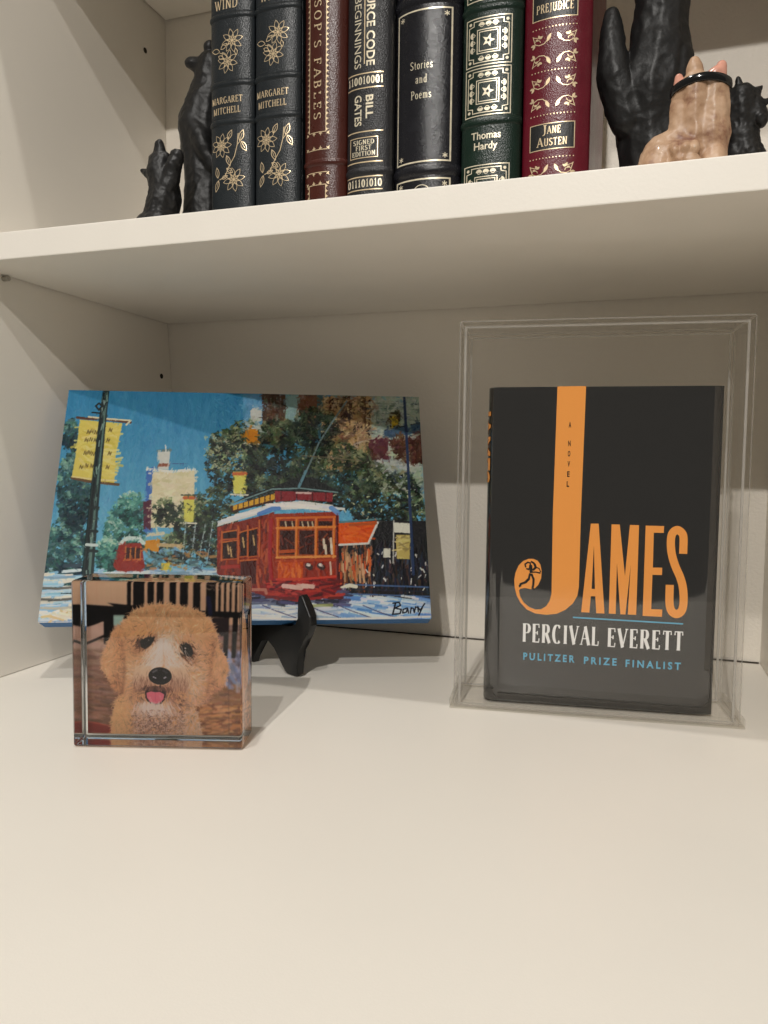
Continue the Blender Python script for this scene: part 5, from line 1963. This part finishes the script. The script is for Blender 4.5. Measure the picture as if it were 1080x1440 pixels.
# big bear at the right end of the row, one arm up against the crimson book
b2 = thing('bear_figurine', 'large black bear figurine with a raised arm propping up the crimson book', 'figurine', (0.004, -0.170, FIG), 0)
parts = [T3((-1 * k, 4 * k, 10 * k), 17 * k, (-3 * k, 4 * k, 40 * k), 20 * k), T3((-3 * k, 4 * k, 40 * k), 20 * k, (-4 * k, 2 * k, 76 * k), 23 * k),
         T3((-4 * k, 2 * k, 76 * k), 23 * k, (1 * k, 0, 104 * k), 19.5 * k), T3((1 * k, 0, 104 * k), 19 * k, (2 * k, 0, 130 * k), 17 * k),
         T3((2 * k, 0, 130 * k), 17 * k, (0, -4 * k, 150 * k), 17 * k), T3((-4 * k, -8 * k, 150 * k), 9 * k, (-20 * k, -12 * k, 150 * k), 6 * k),
         S3(8 * k, -4 * k, 168 * k, 5 * k), S3(8 * k, 10 * k, 166 * k, 5 * k),
         T3((-16 * k, -6 * k, 60 * k), 13 * k, (-26 * k, -9 * k, 84 * k), 11.5 * k), T3((-26 * k, -9 * k, 84 * k), 11.5 * k, (-28.5 * k, -10 * k, 108 * k), 8.0 * k),
         T3((-28.5 * k, -10 * k, 108 * k), 7.6 * k, (-29 * k, -10 * k, 124 * k), 5.0 * k),
         T3((-8 * k, -8 * k, 8 * k), 10 * k, (-12 * k, -10 * k, 4 * k), 7 * k), T3((8 * k, 8 * k, 10 * k), 12 * k, (14 * k, 6 * k, 4 * k), 8 * k),
         T3((9 * k, -2 * k, 80 * k), 13 * k, (10 * k, -3 * k, 94 * k), 11.5 * k)]
put('body', clip_floor(blob(parts, carve=0.0026, cscale=48, seed=9.0), xmin=-0.0385), M['bear'], b2)

# tan glazed figure with its black band
M['glaze'] = bpy.data.materials.new('tan_glaze')
M['glaze'].use_nodes = True
nt = M['glaze'].node_tree
b = nt.nodes['Principled BSDF']
tc = nt.nodes.new('ShaderNodeTexCoord')
nz = nt.nodes.new('ShaderNodeTexNoise')
nz.inputs['Scale'].default_value = 62
nz.inputs['Detail'].default_value = 6
nz.inputs['Roughness'].default_value = .62
nt.links.new(tc.outputs['Object'], nz.inputs['Vector'])
cr = nt.nodes.new('ShaderNodeValToRGB')
cr.color_ramp.elements[0].position = .34
cr.color_ramp.elements[0].color = (0.20, 0.085, 0.048, 1)
cr.color_ramp.elements[1].position = .66
cr.color_ramp.elements[1].color = (0.56, 0.38, 0.25, 1)
e = cr.color_ramp.elements.new(.47)
e.color = (0.43, 0.265, 0.16, 1)
nt.links.new(nz.outputs['Fac'], cr.inputs[0])
nt.links.new(cr.outputs[0], b.inputs['Base Color'])
b.inputs['Roughness'].default_value = .44
b.inputs['Coat Weight'].default_value = .08
M['pink_glaze'] = mat('pink_glaze', (0.62, 0.30, 0.22), 0.2, vary=0.2, vscale=90)
tn = thing('ceramic_figurine', 'tan glazed ceramic animal figurine with a shiny black band round its neck', 'figurine', (0.0215, -0.2235, FIG), 0)
parts = [T3((12 * k, 0, 6 * k), 8.0 * k, (13 * k, 0, 24 * k), 9.5 * k), T3((13 * k, 0, 24 * k), 9.8 * k, (13 * k, 0, 50 * k), 8.0 * k),
         T3((4 * k, 1 * k, 22 * k), 10 * k, (3.2 * k, 0, 40 * k), 9.0 * k), T3((3.2 * k, 0, 40 * k), 9 * k, (3 * k, -2 * k, 54 * k), 7.6 * k),
         T3((-3 * k, 1 * k, 26 * k), 8 * k, (-4.2 * k, 0, 50 * k), 5.8 * k),
         T3((0, 2 * k, 16 * k), 13 * k, (-10 * k, 2 * k, 13 * k), 14.5 * k), T3((-3 * k, 3 * k, 22 * k), 11 * k, (-13 * k, 2 * k, 16 * k), 13 * k),
         T3((-14 * k, 0, 12 * k), 13.5 * k, (-15 * k, -2 * k, 5 * k), 13 * k), T3((-4 * k, -8 * k, 12 * k), 8 * k, (-3 * k, -12 * k, 8 * k), 6.5 * k),
         T3((-3 * k, -12 * k, 13 * k), 5 * k, (1 * k, -13 * k, 6 * k), 5.5 * k),
         T3((-7 * k, -11 * k, 16 * k), 3.4 * k, (-7 * k, -16 * k, 13 * k), 2.6 * k), T3((-2 * k, -12 * k, 16 * k), 3.4 * k, (-2 * k, -17 * k, 13.5 * k), 2.6 * k),
         T3((3 * k, -11 * k, 16 * k), 3.2 * k, (3 * k, -16 * k, 13 * k), 2.5 * k),
         T3((14 * k, -3 * k, 12 * k), 7.5 * k, (14 * k, -7 * k, 5 * k), 7 * k)]
body = put('body', clip_floor(blob(parts, voxel=.0008, smooth=4, carve=0.0011, cscale=120, seed=4.0)), M['glaze'], tn)
put('snout', blob([T3((3 * k, -2 * k, 52 * k), 6.6 * k, (2.2 * k, -1.5 * k, 62 * k), 4.6 * k), T3((2.2 * k, -1.5 * k, 62 * k), 5.0 * k, (2.0 * k, -1.2 * k, 66.5 * k), 3.2 * k)], smooth=3), M['glaze'], tn)
put('ear', blob([T3((-5 * k, 1 * k, 52 * k), 4.6 * k, (-6 * k, 1 * k, 60 * k), 2.4 * k), S3(-3 * k, 0, 55 * k, 3.5 * k)], smooth=3), M['pink_glaze'], tn)
put('ear', blob([T3((14 * k, 0, 52 * k), 6.0 * k, (16.5 * k, 0, 63 * k), 3.0 * k), T3((8.6 * k, -1 * k, 54 * k), 4.6 * k, (14 * k, -1 * k, 58.5 * k), 4.4 * k)], smooth=3), M['pink_glaze'], tn)
# band: a flat ring that sags in the middle and hugs the neck
V, F = [], []
NB = 40
for i in range(NB):
    t = 6.2832 * i / NB
    x, y = 5.9 + 16.2 * math.cos(t), -0.6 + 9.4 * math.sin(t)
    z = 52.6 - 1.5 * math.cos(t * 2) + 0.5 * math.cos(t)
    ox, oy = math.cos(t), math.sin(t)
    for dx, dz in ((-.6, -2.5), (.3, -2.0), (.5, 0), (.3, 2.0), (-.6, 2.5), (-1.2, 0)):
        V.append(((x + ox * dx) * k, (y + oy * dx) * k, (z + dz) * k))
for i in range(NB):
    for j in range(6):
        p, q = i * 6, ((i + 1) % NB) * 6
        F.append((p + j, q + j, q + (j + 1) % 6, p + (j + 1) % 6))
put('band', mesh(V, F, True), mat('black_glaze', (0.008, 0.008, 0.008), 0.12), tn)

# small shaggy cub behind it
c2 = thing('cub_figurine', 'small shaggy black bear cub figurine partly hidden behind the tan ceramic animal', 'figurine', (0.0600, -0.178, FIG), 0)
parts = [S3(0, 0, 10 * k, 14 * k), T3((4 * k, 0, 6 * k), 10 * k, (12 * k, -2 * k, 3 * k), 7 * k), T3((0, 0, 10 * k), 13 * k, (-6 * k, 0, 42 * k), 10 * k),
         T3((-6 * k, 0, 42 * k), 10 * k, (-7 * k, 0, 60 * k), 11 * k), T3((0, -2 * k, 56 * k), 6 * k, (4 * k, -4 * k, 48 * k), 5 * k),
         T3((-8 * k, -2 * k, 66 * k), 4 * k, (-9 * k, -2 * k, 74 * k), 1.5 * k), T3((0, -1 * k, 64 * k), 4 * k, (4 * k, -1 * k, 68 * k), 1.4 * k),
         T3((3 * k, -2 * k, 57 * k), 3 * k, (8.5 * k, -2 * k, 59 * k), 1.2 * k), T3((2 * k, -2 * k, 50 * k), 3 * k, (8 * k, -2 * k, 50 * k), 1.2 * k)]
put('body', clip_floor(blob(parts, voxel=0.0008, smooth=3, carve=0.0024, cscale=130, seed=14.0)), M['bear'], c2)

for o in SC.objects:
    if o.type == 'MESH' and o.name.startswith('shelf'):
        o.cycles.is_caustics_receiver = True
